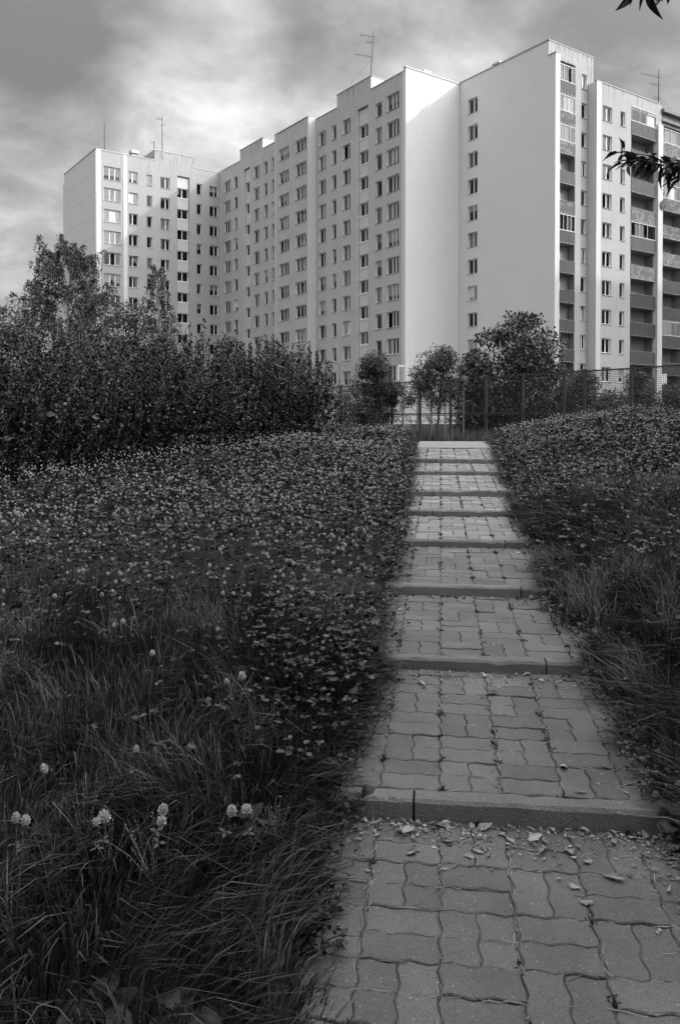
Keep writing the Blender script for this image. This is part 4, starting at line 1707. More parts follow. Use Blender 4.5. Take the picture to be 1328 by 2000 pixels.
def crown_tree(name, label, cat, x, y, height, radius, trunk_h, seed, leaf=0.09, n_clump=70, per=110, m='tree_leaf', bark='bark',
               shape='round', lean=(0, 0), group=None, squash=1.0, clump_r=0.5, droop=0.0):
    """A tapered trunk, limbs that reach every clump, and a crown of single leaves gathered in uneven clumps."""
    rr = random.Random(seed)
    rg = np.random.default_rng(seed)
    z = gz(x, y)
    o = thing(name, label, cat, (x, y, z), rr.uniform(0, 6.2), group)
    mb = MB()
    r0 = max(0.04, height * 0.016)
    top = Vector((lean[0], lean[1], height * 0.86))
    tp = []
    for i in range(9):
        t = i / 8
        tp.append(Vector((lean[0] * t ** 1.4 + 0.03 * height * math.sin(2.1 * t + seed), lean[1] * t ** 1.4 + 0.03 * height * math.sin(1.7 * t + 2 * seed) - 0.03 * height * math.sin(2 * seed), -0.15 + t * (top.z + 0.15))))
    mb.tube(tp, [r0 * (1.25 - 0.2 * min(i, 1)) * (1 - 0.105 * i) for i in range(9)], 8)
    ch = height - trunk_h
    clumps = []
    tries = 0
    while len(clumps) < n_clump and tries < 6000:
        tries += 1
        u = rr.uniform(0, 1)
        a = rr.uniform(0, 2 * math.pi)
        if shape == 'cone':
            prof = (1 - u) ** 0.85 * (0.55 + 0.45 * min(1, u * 6)) + 0.05
        elif shape == 'dome':
            prof = math.sqrt(max(0, 1 - u ** 2.2)) * (0.72 + 0.28 * min(1, u * 4))
        else:
            prof = math.sqrt(max(0.0, 1 - (2 * u - 1) ** 2)) * 0.95 + 0.04
        lob = 0.74 + 0.38 * math.sin(3 * a + seed) * math.sin(5 * u + seed * 1.3) + 0.16 * math.sin(7 * a + 11 * u)
        R = radius * prof * lob
        rad = R * math.sqrt(rr.uniform(0.18, 1.0))
        c = Vector((rad * math.cos(a) + lean[0] * u, rad * math.sin(a) * squash + lean[1] * u, trunk_h + ch * u))
        if any((c - q).length < clump_r * 0.55 for q in clumps):
            continue
        clumps.append(c)
    Vs = []
    for i, c in enumerate(clumps):
        hz = max(0.35 * trunk_h, min(top.z * 0.97, c.z - 0.35 * math.hypot(c.x, c.y) - 0.1))
        k = min(8, max(0, int(hz / top.z * 8)))
        base = tp[k]
        limb(mb, base, c, r0 * 0.30 * (1 - 0.07 * k), r0 * 0.05, 0.10, 4, 4, rr)
        n = int(2.1 * per * rr.uniform(0.6, 1.4))
        R = clump_r * rr.uniform(0.7, 1.25)
        d = rg.normal(size=(n, 3))
        d /= np.linalg.norm(d, axis=1, keepdims=True)
        pos = d * (R * rg.uniform(0.25, 1.0, size=(n, 1)) ** 0.6) * np.array([1, 1, 0.72])
        pos[:, 2] -= droop * R * rg.uniform(0, 1, size=n) * 1.5
        pos += np.array(c)
        ld = d * 0.7 + rg.normal(size=(n, 3)) * 0.55 + np.array([0, 0, -0.25 - droop])
        nn = np.array([0, 0, 1.0]) + rg.normal(size=(n, 3)) * 0.55 + d * 0.4
        S = leaf * rg.uniform(0.6, 1.35, size=n)
        v, f = scatter(*LEAF2, frames_from(ld, nn), pos, S)
        Vs.append((v, f, 0))
        # twigs inside the clump
        for q in range(2):
            j = rr.randrange(n)
            mb.tube([c, Vector(pos[j])], [r0 * 0.05, r0 * 0.02], 3)
    link('trunk', mb.mesh('trunk', [MT[bark]], True), o)
    V, F, _ = join(Vs)
    link('crown', tri_mesh('crown', V, F, [MT[m]]), o)
    return o


def birch(label, x, y, height, radius, seed, n_branch=60, leaf=0.060, m='birch_leaf', strings=11, lean=(0, 0), low=0.2):
    """Upswept thin branches that end in hanging strings of small leaves."""
    rr = random.Random(seed)
    rg = np.random.default_rng(seed)
    z = gz(x, y)
    o = thing('birch_tree', label, 'tree', (x, y, z))
    mb = MB()
    r0 = height * 0.014
    tp = [Vector((0.12 * math.sin(3 * t + seed) + lean[0] * t, 0.12 * math.cos(2.3 * t + seed) + lean[1] * t, t * height)) for t in [i / 10 for i in range(11)]]
    mb.tube(tp, [r0 * (1 - 0.093 * i) for i in range(11)], 8)
    pos, ld = [], []
    for k in range(n_branch):
        u = low + (0.99 - low) * (k + rr.random()) / n_branch
        a = k * 2.4 + rr.uniform(-0.5, 0.5)
        i = int(u * 10)
        b0 = tp[i].lerp(tp[min(10, i + 1)], u * 10 - i)
        uu = (u - low) / (1 - low)
        R = radius * (0.30 + 0.70 * (1 - uu) ** 0.8) * min(1.0, 0.65 + 1.4 * uu) * rr.uniform(0.6, 1.15) * (1.0 if uu < 0.93 else 0.5)
        end = b0 + Vector((R * math.cos(a), R * math.sin(a), R * rr.uniform(0.25, 0.7) * (1.4 if u > 0.8 else 1)))
        pts = limb(mb, b0, end, r0 * 0.22 * (1.15 - u), 0.006, 0.12, 5, 4, rr)
        for s in range(strings):
            t = rr.uniform(0.3, 1.0) * 5
            j = min(4, int(t))
            p = pts[j].lerp(pts[j + 1], t - j)
            L = rr.uniform(0.35, 1.15) * (0.55 + 0.6 * (1 - uu)) * min(1.0, radius / 1.6)
            dx, dy = rr.gauss(0, 0.22) + 0.35 * math.cos(a), rr.gauss(0, 0.22) + 0.35 * math.sin(a)
            m_ = int(L / 0.020)
            last = p
            for q in range(m_):
                f = (q + 0.5) / m_
                pp = p + Vector((dx * L * f * (1 - 0.4 * f), dy * L * f * (1 - 0.4 * f), L * (0.18 * math.sin(f * 2.4) - f * f * 0.95)))
                pos.append((pp.x + rr.gauss(0, 0.035), pp.y + rr.gauss(0, 0.035), pp.z + rr.gauss(0, 0.03)))
                ld.append((rr.gauss(0, 0.8) + dx, rr.gauss(0, 0.8) + dy, -0.9))
                last = pp
            if s % 3 == 0:
                mid = p + Vector((dx * L * 0.4, dy * L * 0.4, L * 0.02))
                mb.tube([p, mid, last], 0.004, 3, cap=False)
    pos, ld = np.array(pos), np.array(ld)
    n = len(pos)
    v, f = scatter(*LEAF2, frames_from(ld, rg.normal(size=(n, 3)) + np.array([0, 0, 0.6])), pos, leaf * rg.uniform(0.6, 1.4, size=n))
    link('trunk', mb.mesh('trunk', [MT['birch_bark']], True), o)
    link('crown', tri_mesh('crown', v, f, [MT[m]]), o)
    return o


def xy_at(px, Y):
    return (px - 664) / 1602.0 * Y, Y


def plant_trees():
    x, y = xy_at(135, 27)
    birch('tall broad birch with hanging twigs, its top highest over the hedge', x, y, 6.2, 2.5, 4, n_branch=120, strings=15)
    x, y = xy_at(318, 26)
    birch('slim pointed birch standing before the sunlit far block', x, y, 5.5, 0.78, 8, n_branch=70, strings=7)
    x, y = xy_at(12, 24)
    crown_tree('broadleaf_tree', 'dark round tree at the edge, left of the tall birch', 'tree', x - 0.4, y, 3.7, 1.7, 0.9, 31, leaf=0.075, n_clump=55, per=130)
    x, y = xy_at(262, 24)
    crown_tree('broadleaf_tree', 'small dark bushy tree between the two birches', 'tree', x, y, 3.9, 0.9, 1.0, 32, leaf=0.07, n_clump=36, per=110)
    x, y = xy_at(733, 38)
    crown_tree('broadleaf_tree', 'small round dense tree behind the fence, nearest the hedge', 'tree', x, y, 3.8, 1.42, 0.8, 33, leaf=0.085, n_clump=75, per=120, shape='dome', clump_r=0.42)
    x, y = xy_at(848, 30.5)
    crown_tree('broadleaf_tree', 'leaning tree with spreading crown before the ribbed end wall', 'tree', x, y, 3.4, 1.4, 1.4, 35, leaf=0.07, n_clump=58, per=100, shape='dome', lean=(-0.28, 0.0), clump_r=0.36)
    x, y = xy_at(1012, 40)
    crown_tree('chestnut_tree', 'large chestnut tree with big leaves before the blank wall', 'tree', x, y, 6.0, 3.3, 0.3, 37, leaf=0.16, n_clump=115, per=75, shape='dome', clump_r=0.62)
    x, y = xy_at(925, 37)
    crown_tree('chestnut_tree', 'lower chestnut sapling hugging the larger chestnut', 'tree', x + 0.2, y + 1, 3.9, 1.35, 0.4, 39, leaf=0.15, n_clump=45, per=80, shape='dome', clump_r=0.5)
    for (px, Y, h, r, sd, lab) in ((1140, 36, 3.0, 1.05, 41, 'rounded shrub behind the fence under the corner fin'),
                                   (1245, 33, 2.75, 1.0, 42, 'rounded shrub behind the fence under the balcony column'),
                                   (1050, 38, 2.9, 1.2, 43, 'low shrub at the foot of the large chestnut'),
                                   (1312, 34, 2.1, 0.9, 44, 'low shrub behind the fence below the last balconies'),
                                   (1190, 30, 1.7, 0.7, 45, 'loose young shrub with upright shoots before the fence'),
                                   (700, 37, 1.5, 0.8, 47, 'low shrub behind the fence by the end of the hedge'),
                                   (960, 41, 2.4, 1.3, 48, 'low dark shrub under the chestnut sapling'),
                                   (1095, 40, 2.3, 1.0, 49, 'low shrub below the blank wall corner behind the fence')):
        x, y = xy_at(px, Y)
        crown_tree('shrub', lab, 'shrub', x, y, h, r, 0.1, sd, leaf=0.075, n_clump=46, per=110, shape='dome', clump_r=0.4)


plant_trees()


def unseen_shade_trees():  # unseen trees, added to darken the near steps
    for (x, y, h, r, sd, lab) in ((-3.4, -3.6, 8.5, 3.2, 61, 'unseen leafy tree added for shade behind the viewpoint on the left'),
                                  (1.4, -4.6, 9.0, 3.4, 62, 'unseen leafy tree added for shade straight behind the viewpoint'),
                                  (5.8, -2.0, 8.5, 3.2, 63, 'unseen leafy tree added for shade behind the viewpoint on the right'),
                                  (8.2, 4.6, 8.5, 3.2, 64, 'unseen leafy tree added for shade on the right bank level with the lower steps'),
                                  (-6.6, 2.2, 7.5, 3.0, 66, 'unseen leafy tree added for shade left of the meadow')):
        crown_tree('broadleaf_tree', lab, 'tree', x, y, h, r, 1.0, sd, leaf=0.22, n_clump=80, per=40, clump_r=0.8)


unseen_shade_trees()


def build_hedge():
    """One clump of upright shoots, leaves all along them."""
    rr = random.Random(21)
    rg = np.random.default_rng(21)
    # mounds: centre x, y, radius, height
    mounds = []
    hx = [-10.5, -6.5, -4.4, -2.6, -0.8]
    for k in range(17):
        t = k / 16
        x = -10.5 + 9.72 * t
        mounds.append((x, float(np.interp(x, hx, [9.9, 10.3, 11.2, 13.2, 15.3])) + rr.uniform(-0.2, 0.2), rr.uniform(1.2, 1.6) * (1 - 0.28 * t), float(np.interp(x, hx, [1.95, 1.9, 1.9, 2.05, 1.85])) * rr.uniform(0.94, 1.05)))
    for k in range(9):
        t = k / 8
        x = -11.5 + 10.0 * t
        mounds.append((x, float(np.interp(x, hx, [12.4, 12.8, 13.8, 15.6, 17.2])), 1.6, float(np.interp(x, hx, [1.95, 1.95, 2.1, 2.2, 1.7])) * rr.uniform(0.95, 1.06)))
    o = thing('hedge', 'wide dense dark hedge of leafy shoots bordering the clover meadow', 'hedge', (0, 0, 0))
    mb = MB()
    pos, ldr = [], []
    for mi, (cx, cy, R, Hh) in enumerate(mounds):
        n = int((120 if mi < 17 else 55) * R)
        for i in range(n):
            a = rr.uniform(0, 2 * math.pi)
            rad = R * math.sqrt(rr.random())
            bx, by = cx + 0.45 * rad * math.cos(a), cy + 0.45 * rad * math.sin(a)
            ex, ey = cx + rad * math.cos(a), cy + rad * math.sin(a)
            q = rad / R
            hh = Hh * (1 - 0.62 * q ** 2.4) * rr.uniform(0.90, 1.0) + (0.13 * rr.random() ** 3)
            g = gz(bx, by)
            p0 = Vector((bx, by, g))
            p2 = Vector((ex, ey, g + hh))
            p1 = p0.lerp(p2, 0.55) + Vector((0.12 * math.cos(a), 0.12 * math.sin(a), 0.05))
            if i % 4 == 0:
                mb.tube([p0, p1, p2], [0.012, 0.008, 0.003], 3, cap=False)
            L = (p2 - p0).length
            m = int(L / 0.0135)
            tg = (p2 - p1).normalized()
            for k in range(m):
                f = 0.34 + 0.66 * (k + rr.random()) / m
                pp = p0 * (1 - f) ** 2 + p1 * 2 * f * (1 - f) + p2 * f * f
                side = rr.uniform(0, 6.283)
                d = Vector((math.cos(side), math.sin(side), rr.uniform(0.0, 0.5))) * 0.75 + tg * 0.7
                s = 0.012 + 0.035 * (1 - f)
                pos.append((pp.x + d.x * s, pp.y + d.y * s, pp.z + rr.gauss(0, 0.02)))
                ldr.append((d.x, d.y, d.z))
    # leafy side sprays low down in front, so the foot is closed
    for i in range(3000):
        k = rr.randrange(17)
        cx, cy, R, Hh = mounds[k]
        a = rr.uniform(math.pi * 0.95, math.pi * 2.05)
        rad = R * rr.uniform(0.75, 1.08)
        x, y = cx + rad * math.cos(a), cy + rad * math.sin(a)
        zz = gz(x, y) + Hh * rr.uniform(0.02, 0.62)
        for q in range(9):
            pos.append((x + rr.gauss(0, 0.07), y + rr.gauss(0, 0.07), zz + rr.gauss(0, 0.05)))
            ldr.append((math.cos(a) + rr.gauss(0, 0.6), math.sin(a) + rr.gauss(0, 0.6), rr.gauss(0.2, 0.5)))
    pos, ldr = np.array(pos), np.array(ldr)
    n = len(pos)
    size = 0.038 * rg.uniform(0.5, 1.4, size=n)
    # old large leaves inside close the mass
    ip, il = [], []
    for (cx, cy, R, Hh) in mounds:
        for i in range(560):
            a = rr.uniform(0, 6.283)
            rad = 0.72 * R * math.sqrt(rr.random())
            x, y = cx + rad * math.cos(a), cy + rad * math.sin(a)
            ip.append((x, y, gz(x, y) + Hh * 0.66 * (1 - 0.55 * (rad / R) ** 2) * rr.random()))
            il.append((rr.gauss(0, 1), rr.gauss(0, 1), rr.gauss(0, 0.6)))
    pos, ldr = np.concatenate([pos, np.array(ip)]), np.concatenate([ldr, np.array(il)])
    size = np.concatenate([size, 0.12 * rg.uniform(0.7, 1.3, size=len(ip))])
    n = len(pos)
    v, f = scatter(*LEAF2, frames_from(ldr, rg.normal(size=(n, 3)) * 0.6 + np.array([0, -0.1, 1.0])), pos, size)
    link('foliage', tri_mesh('foliage', v, f, [MT['bush']]), o)
    link('stems', mb.mesh('stems', [MT['twig']]), o)['kind'] = 'stuff'


build_hedge()


# ------------------------------------------------------------------ the meadow
def noise2(x, y, s, seed=0.0):
    """Cheap smooth pattern 0..1."""
    a = np.sin(x * s * 1.3 + 1.7 * np.sin(y * s * 0.9 + seed) + seed * 2.1)
    b = np.sin(y * s * 1.1 + 1.9 * np.sin(x * s * 0.7 - seed) + seed * 3.7)
    c = np.sin((x + y) * s * 2.3 + seed) * np.sin((x - y) * s * 1.9 + 2 * seed)
    return np.clip(0.5 + 0.22 * a + 0.22 * b + 0.16 * c, 0, 1)


def sample_meadow(n, lmin, lmax, side, spread=0.47, extra=0.8, inset=0.17):
    """Random ground points beside the path; even in area. side: -1 left, +1 right."""
    rg = RNG
    out = []
    tot = 0
    while tot < n:
        k = int((n - tot) * 2.2) + 500
        l = lmin + (lmax - lmin) * np.sqrt(rg.random(k)) if lmin < 0.5 * lmax else rg.uniform(lmin, lmax, k)
        wl = spread * lmax + extra
        x = rg.uniform(-wl, wl, k)
        X, Y = x, l
        L, Q = lq(X, Y)
        ok = (np.abs(x) < spread * Y + extra)
        ok &= (Q < Q0 + creep(L, -1) - 0.17 + inset) if side < 0 else (Q > Q1 - creep(L, 1) + 0.17 - inset)
        P = np.stack([X[ok], Y[ok]], 1)
        out.append(P)
        tot += len(P)
    return np.concatenate(out)[:n]


def root_z(P):
    """Height of the meadow, or of the paving where plants lean in over its edge."""
    z = ground(P[:, 0], P[:, 1])
    L, Q = lq(P[:, 0], P[:, 1])
    for i in np.where((Q > Q0 - 0.02) & (Q < Q1 + 0.02))[0]:
        z[i] = max(z[i], tread_height(L[i]) - 0.01)
    return z


def blades(name, P, length, width, bend, flow, m, label=None, parent=None, up=1.0, segs=3):
    """Grass blades: P (n,2) roots, curved strips that taper to a tip. flow (n,2): which way they lean."""
    n = len(P)
    rg = RNG
    z = root_z(P)
    root = np.stack([P[:, 0], P[:, 1], z - 0.01], 1)
    ang = 4.4 * noise2(P[:, 0], P[:, 1], 3.1, 0.7) * 2 + rg.normal(0, 0.55, n)
    lean = np.stack([np.cos(ang), np.sin(ang)], 1) * rg.uniform(0.2, 1.0, (n, 1)) + flow
    side = np.stack([-lean[:, 1], lean[:, 0], np.zeros(n)], 1)
    side /= np.linalg.norm(side, axis=1, keepdims=True) + 1e-9
    tw = rg.uniform(-0.8, 0.8, (n, 1))
    V = np.zeros((n, 2 * segs + 1, 3))
    L = length[:, None]
    for k in range(segs + 1):
        t = k / segs
        c = root.copy()
        r = bend[:, None] * (t ** 1.8) * L
        c[:, :2] += lean * (0.12 * t * L + r)
        c[:, 2:] += L * (t * up - np.minimum(bend[:, None], 1.3) * 0.50 * t ** 2.6)
        w = width[:, None] * (1 - t) ** 0.7 * (0.8 + 0.5 * t)
        s = side * w
        s[:, 2:] += tw * w * 0.6
        if k < segs:
            V[:, 2 * k] = c - s
            V[:, 2 * k + 1] = c + s
        else:
            V[:, 2 * segs] = c
    F = []
    for k in range(segs - 1):
        a = 2 * k
        F += [(a, a + 1, a + 3), (a, a + 3, a + 2)]
    F.append((2 * segs - 2, 2 * segs - 1, 2 * segs))
    F = (np.array(F)[None] + (np.arange(n) * (2 * segs + 1))[:, None, None]).reshape(-1, 3)
    o = link(name, tri_mesh(name, V.reshape(-1, 3), F, [MT[m]]), parent)
    if parent is None:
        tag(o, label, 'grass', kind='stuff')
    return o


def thin(P, p):
    return P[RNG.random(len(P)) < p]


def in_hedge(P):
    """Points under the hedge or beyond it (left of the path)."""
    x, y = P[:, 0], P[:, 1]
    edge = np.interp(x, [-10.5, -6.5, -4.4, -2.6, -0.95], [9.0, 9.4, 10.2, 12.3, 14.7])
    return (x < -0.55) & (y > edge)


def build_meadow():
    rg = RNG
    # ---- long soft grass: near left, near right edge, and patches in the clover
    A = sample_meadow(92000, 1.0, 5.4, -1)
    L, Q = lq(A[:, 0], A[:, 1])
    patch = noise2(A[:, 0], A[:, 1], 1.7, 0.4)
    A = A[rg.random(len(A)) < 1 - 0.86 * sstep(L, 2.5 + 1.3 * patch, 4.0 + 1.3 * patch)]
    L, Q = lq(A[:, 0], A[:, 1])
    fx = 0.75 * np.cos(1.3 * A[:, 1] + 1.1 * A[:, 0]) * 0.6 + 0.45
    fy = 0.5 * np.sin(1.9 * A[:, 0] + 0.5) - 0.1
    edge = np.exp(-np.maximum(0, Q0 + creep(L, -1) - Q) / 0.22)
    flow = np.stack([fx + 1.0 * edge, fy - 0.2 * edge], 1) * 0.6
    ln = rg.uniform(0.16, 0.36, len(A)) * (0.75 + 0.5 * noise2(A[:, 0], A[:, 1], 3.0, 2.0)) * (1 - 0.45 * edge) * (1 - 0.55 * edge * sstep(L, 2.9, 3.5))
    blades('long_grass', A, ln, rg.uniform(0.0018, 0.0048, len(A)), rg.uniform(0.25, 1.05, len(A)), flow, 'grass',
           'long dark combed grass leaning over the lower left edge of the path')
    B = sample_meadow(62000, 2.0, 9.0, 1, extra=0.6)
    L, Q = lq(B[:, 0], B[:, 1])
    patch = noise2(B[:, 0], B[:, 1], 1.5, 1.4)
    keep = (L < 5.2 + 2.0 * patch) | (rg.random(len(B)) < 0.35)
    B = B[keep]
    L, Q = lq(B[:, 0], B[:, 1])
    edge = np.exp(-np.maximum(0, Q - Q1 + creep(L, 1)) / 0.25)
    flow = np.stack([-0.55 - 0.5 * edge + 0.5 * np.sin(1.5 * B[:, 1]), 0.3 * np.sin(2.1 * B[:, 0]) - 0.15], 1) * 0.6
    ln = rg.uniform(0.18, 0.40, len(B)) * (0.8 + 0.4 * noise2(B[:, 0], B[:, 1], 2.6, 3.0)) * (1 - 0.45 * edge)
    blades('bank_grass', B, ln, rg.uniform(0.0018, 0.0044, len(B)), rg.uniform(0.3, 1.1, len(B)), flow, 'grass',
           'long dark grass drooping from the right bank on to the steps')
    # the pale broad bladed patch among the clover
    c = on_ground(420, 1290, 0.1)
    C = np.stack([rg.normal(c.x, 0.42, 3800), rg.normal(c.y, 0.36, 3800)], 1)
    L, Q = lq(C[:, 0], C[:, 1])
    C = C[Q < Q0 + creep(L, -1) - 0.1]
    gc = c.copy()
    blades('broad_grass_patch', C, rg.uniform(0.22, 0.44, len(C)), rg.uniform(0.0025, 0.0050, len(C)), rg.uniform(0.2, 0.9, len(C)),
           np.stack([0.3 * np.sin(3 * C[:, 1]), 0.2 * np.cos(3 * C[:, 0])], 1), 'grass_pale', 'patch of paler broad bladed grass amid the clover')
    # ---- thin grass mixed all over the clover
    D = np.concatenate([sample_meadow(38000, 3.0, 16.5, -1), sample_meadow(24000, 4.0, 17.5, 1)])
    D = D[~in_hedge(D)]
    _, Q = lq(D[:, 0], D[:, 1])
    inside = (Q > Q0 - 0.02) & (Q < Q1 + 0.02)
    blades('meadow_grass', D, rg.uniform(0.14, 0.34, len(D)) * np.where(inside, 0.35, 1.0), rg.uniform(0.0018, 0.0035, len(D)), rg.uniform(0.1, 0.7, len(D)),
           rg.normal(0, 0.2, (len(D), 2)), 'grass_pale', 'thin meadow grass growing through the clover on both slopes', segs=2)
    # rough ground before and behind the fence
    yy = rg.uniform(15.5, 30, 16000)
    xx = rg.uniform(-3.5, 14.5, 16000)
    E_ = np.stack([xx, yy], 1)
    L, Q = lq(xx, yy)
    E_ = E_[((L > 18.0) | (Q < Q0 - 0.25) | (Q > Q1 + 0.15)) & ~in_hedge(E_)]
    blades('rough_grass', E_, rg.uniform(0.2, 0.5, len(E_)), rg.uniform(0.004, 0.007, len(E_)), rg.uniform(0.1, 0.6, len(E_)),
           rg.normal(0, 0.25, (len(E_), 2)), 'grass', 'rough tall grass at the foot of the fence beyond the walk', segs=2)
    # crisp tufts where turf meets paving
    nt_ = 7500
    lt = 1.1 + 12.5 * rg.random(nt_) ** 1.5
    lt = lt + 0.05 * np.round(rg.normal(0, 1, nt_))
    lft = rg.random(nt_) < 0.5
    q = np.where(lft, Q0 + creep(lt, -1) + rg.normal(-0.01, 0.035, nt_), Q1 - creep(lt, 1) + rg.normal(0.01, 0.035, nt_))
    X, Y = from_lq(lt, q)
    T_ = np.stack([X, Y], 1)
    clump = noise2(X, Y, 16.0, 3.3)
    T_, lft, clump = T_[clump > 0.36], lft[clump > 0.36], clump[clump > 0.36]
    blades('edge_tufts', T_, rg.uniform(0.05, 0.13, len(T_)) * (0.6 + 0.8 * clump), rg.uniform(0.0018, 0.0040, len(T_)), rg.uniform(0.3, 1.0, len(T_)),
           np.stack([np.where(lft, 0.8, -0.8), rg.normal(0, 0.4, len(T_))], 1), 'grass', 'short crisp grass tufts along both edges of the paving')
    # dry pale stalks here and there
    S = np.concatenate([sample_meadow(260, 1.3, 9, -1), sample_meadow(160, 2.6, 11, 1)])
    S = S[~in_hedge(S)]
    blades('dry_stalks', S, rg.uniform(0.2, 0.42, len(S)), rg.uniform(0.0009, 0.0016, len(S)), rg.uniform(0.05, 0.6, len(S)),
           rg.normal(0, 0.3, (len(S), 2)), 'grass_dry', 'thin dry pale stalks scattered through the grass')

    # ---- clover carpet: three leaflets on each stalk
    LEAFO = (np.array([(0, 0, 0), (-0.27, 0.30, 0.07), (-0.34, 0.66, 0.09), (0, 1, 0.0), (0.34, 0.66, 0.09), (0.27, 0.30, 0.07), (0, 0.5, 0.0)]),
             np.array([(0, 6, 1), (1, 6, 2), (2, 6, 3), (3, 6, 4), (4, 6, 5), (5, 6, 0)]))

    def clover(P, size, hmin, hmax, tpl=None):
        n = len(P)
        z = root_z(P) + rg.uniform(hmin, hmax, n)
        c = np.stack([P[:, 0], P[:, 1], z], 1)
        nrm = np.array([0, 0, 1.0]) + rg.normal(0, 0.75, (n, 3))
        a0 = rg.uniform(0, 2 * math.pi, n)
        out = []
        S = size * rg.uniform(0.65, 1.3, n)
        for k in range(3):
            a = a0 + k * 2.094
            d = np.stack([np.cos(a), np.sin(a), rg.uniform(-0.35, 0.30, n)], 1)
            v, f = scatter(*(tpl or LEAFC), frames_from(d, nrm), c, S)
            out.append((v, f, 0))
        return out
    LEAFC = (np.array([(0, 0, 0), (-0.36, 0.55, 0.09), (0, 1, 0.0), (0.36, 0.55, 0.09)]), np.array([(0, 3, 2), (0, 2, 1)]))
    parts = []
    P = np.concatenate([sample_meadow(60000, 2.4, 15.8, -1), sample_meadow(32000, 3.4, 17.0, 1)])
    L, Q = lq(P[:, 0], P[:, 1])
    dens = noise2(P[:, 0], P[:, 1], 1.6, 5.0)
    near = sstep(L, 2.6, 4.2)
    P = P[(rg.random(len(P)) < (0.30 + 0.70 * near) * (0.55 + 0.8 * dens)) & ~in_hedge(P)]
    r2 = ((P[:, 0] - gc.x) / 0.55) ** 2 + ((P[:, 1] - gc.y) / 0.45) ** 2
    P = P[rg.random(len(P)) > 0.85 * np.exp(-r2)]
    L, Q = lq(P[:, 0], P[:, 1])
    _, Q = lq(P[:, 0], P[:, 1])
    rim = sstep(np.where(Q < 0, Q0 + creep(L, -1) - Q, Q - Q1 + creep(L, 1)), 0.0, 0.4)
    top = 0.06 + (0.06 + 0.22 * noise2(P[:, 0], P[:, 1], 2.3, 1.0)) * (0.3 + 0.7 * rim)
    nr = L < 5.6
    parts += clover(P[nr], 0.031, 0.03, top[nr], LEAFO)
    parts += clover(P[~nr], 0.034 + 0.0006 * L[~nr], 0.03, top[~nr])
    # the lush patch by the path
    c = on_ground(640, 1290, 0.12)
    P = np.stack([rg.normal(c.x, 0.36, 1500), rg.normal(c.y, 0.42, 1500)], 1)
    L, Q = lq(P[:, 0], P[:, 1])
    P = P[Q < Q0 + creep(L, -1)]
    parts += clover(P, 0.029, 0.05, 0.26, LEAFO)
    # seedlings that creep over the path's edges
    ns = 3600
    l = 2.2 + 11.8 * rg.random(ns) ** 1.3
    left = rg.random(ns) < 0.5
    jit = rg.normal(0, 0.055, ns)
    q = np.where(left, Q0 + creep(l, -1) + jit - 0.01, Q1 - creep(l, 1) + jit + 0.01)
    X, Y = from_lq(l, q)
    PP = np.stack([X, Y], 1)
    zt = np.array([tread_height(a) for a in l])
    n = len(PP)
    cc = np.stack([X, Y, zt + rg.uniform(0.015, 0.10, n)], 1)
    for k in range(3):
        a = rg.uniform(0, 6.28, n)
        d = np.stack([np.cos(a), np.sin(a), rg.uniform(-0.3, 0.3, n)], 1)
        v, f = scatter(LEAFC[0], LEAFC[1], frames_from(d, np.array([0, 0, 1.0]) + rg.normal(0, 0.4, (n, 3))), cc, 0.026 * rg.uniform(0.5, 1.2, n))
        parts.append((v, f, 0))
    V, F, _ = join(parts)
    o = link('clover_leaves', tri_mesh('clover_leaves', V, F, [MT['clover_leaf']]))
    tag(o, 'carpet of small three part clover leaves over both slopes', 'clover', kind='stuff')


build_meadow()


# ------------------------------------------------------------------ clover flowers
def flower_meshes(nf, seed, open_=0.55):
    rg = np.random.default_rng(seed)
    i = np.arange(nf) + 0.5
    ph = np.arccos(1 - 1.75 * i / nf)
    th = 2.39996 * i
    d = np.stack([np.sin(ph) * np.cos(th), np.sin(ph) * np.sin(th), np.cos(ph)], 1)
    d[:, 2] = d[:, 2] * 0.9 + 0.35
    d += rg.normal(0, 0.08, d.shape)
    d /= np.linalg.norm(d, axis=1, keepdims=True)
    tv = np.array([(0, 0.15, 0), (-0.17, 0.7, 0.02), (0, 1.0, 0.10), (0.17, 0.7, 0.02)])
    tf = np.array([(0, 3, 1), (1, 3, 2)])
    S = 0.0128 * rg.uniform(0.88, 1.08, nf) * (0.92 + 0.16 * np.clip(d[:, 2], 0, 1))
    v, f = scatter(tv, tf, frames_from(d, rg.normal(0, 0.3, (nf, 3)) + np.array([0, 0, 1.0])), np.zeros((nf, 3)), S)
    return v, f


def core_ball(r):
    bmv = []
    for (rr_, z) in ((0.55, -0.75), (0.95, -0.1), (0.7, 0.6)):
        for k in range(6):
            a = 2 * math.pi * k / 6
            bmv.append((r * rr_ * math.cos(a), r * rr_ * math.sin(a), r * z))
    bmv.append((0, 0, r * 0.95))
    fs = []
    for j in range(2):
        for k in range(6):
            a, b = j * 6 + k, j * 6 + (k + 1) % 6
            fs += [(a, b, b + 6), (a, b + 6, a + 6)]
    fs += [(12 + k, 12 + (k + 1) % 6, 18) for k in range(6)]
    return np.array(bmv), np.array(fs)


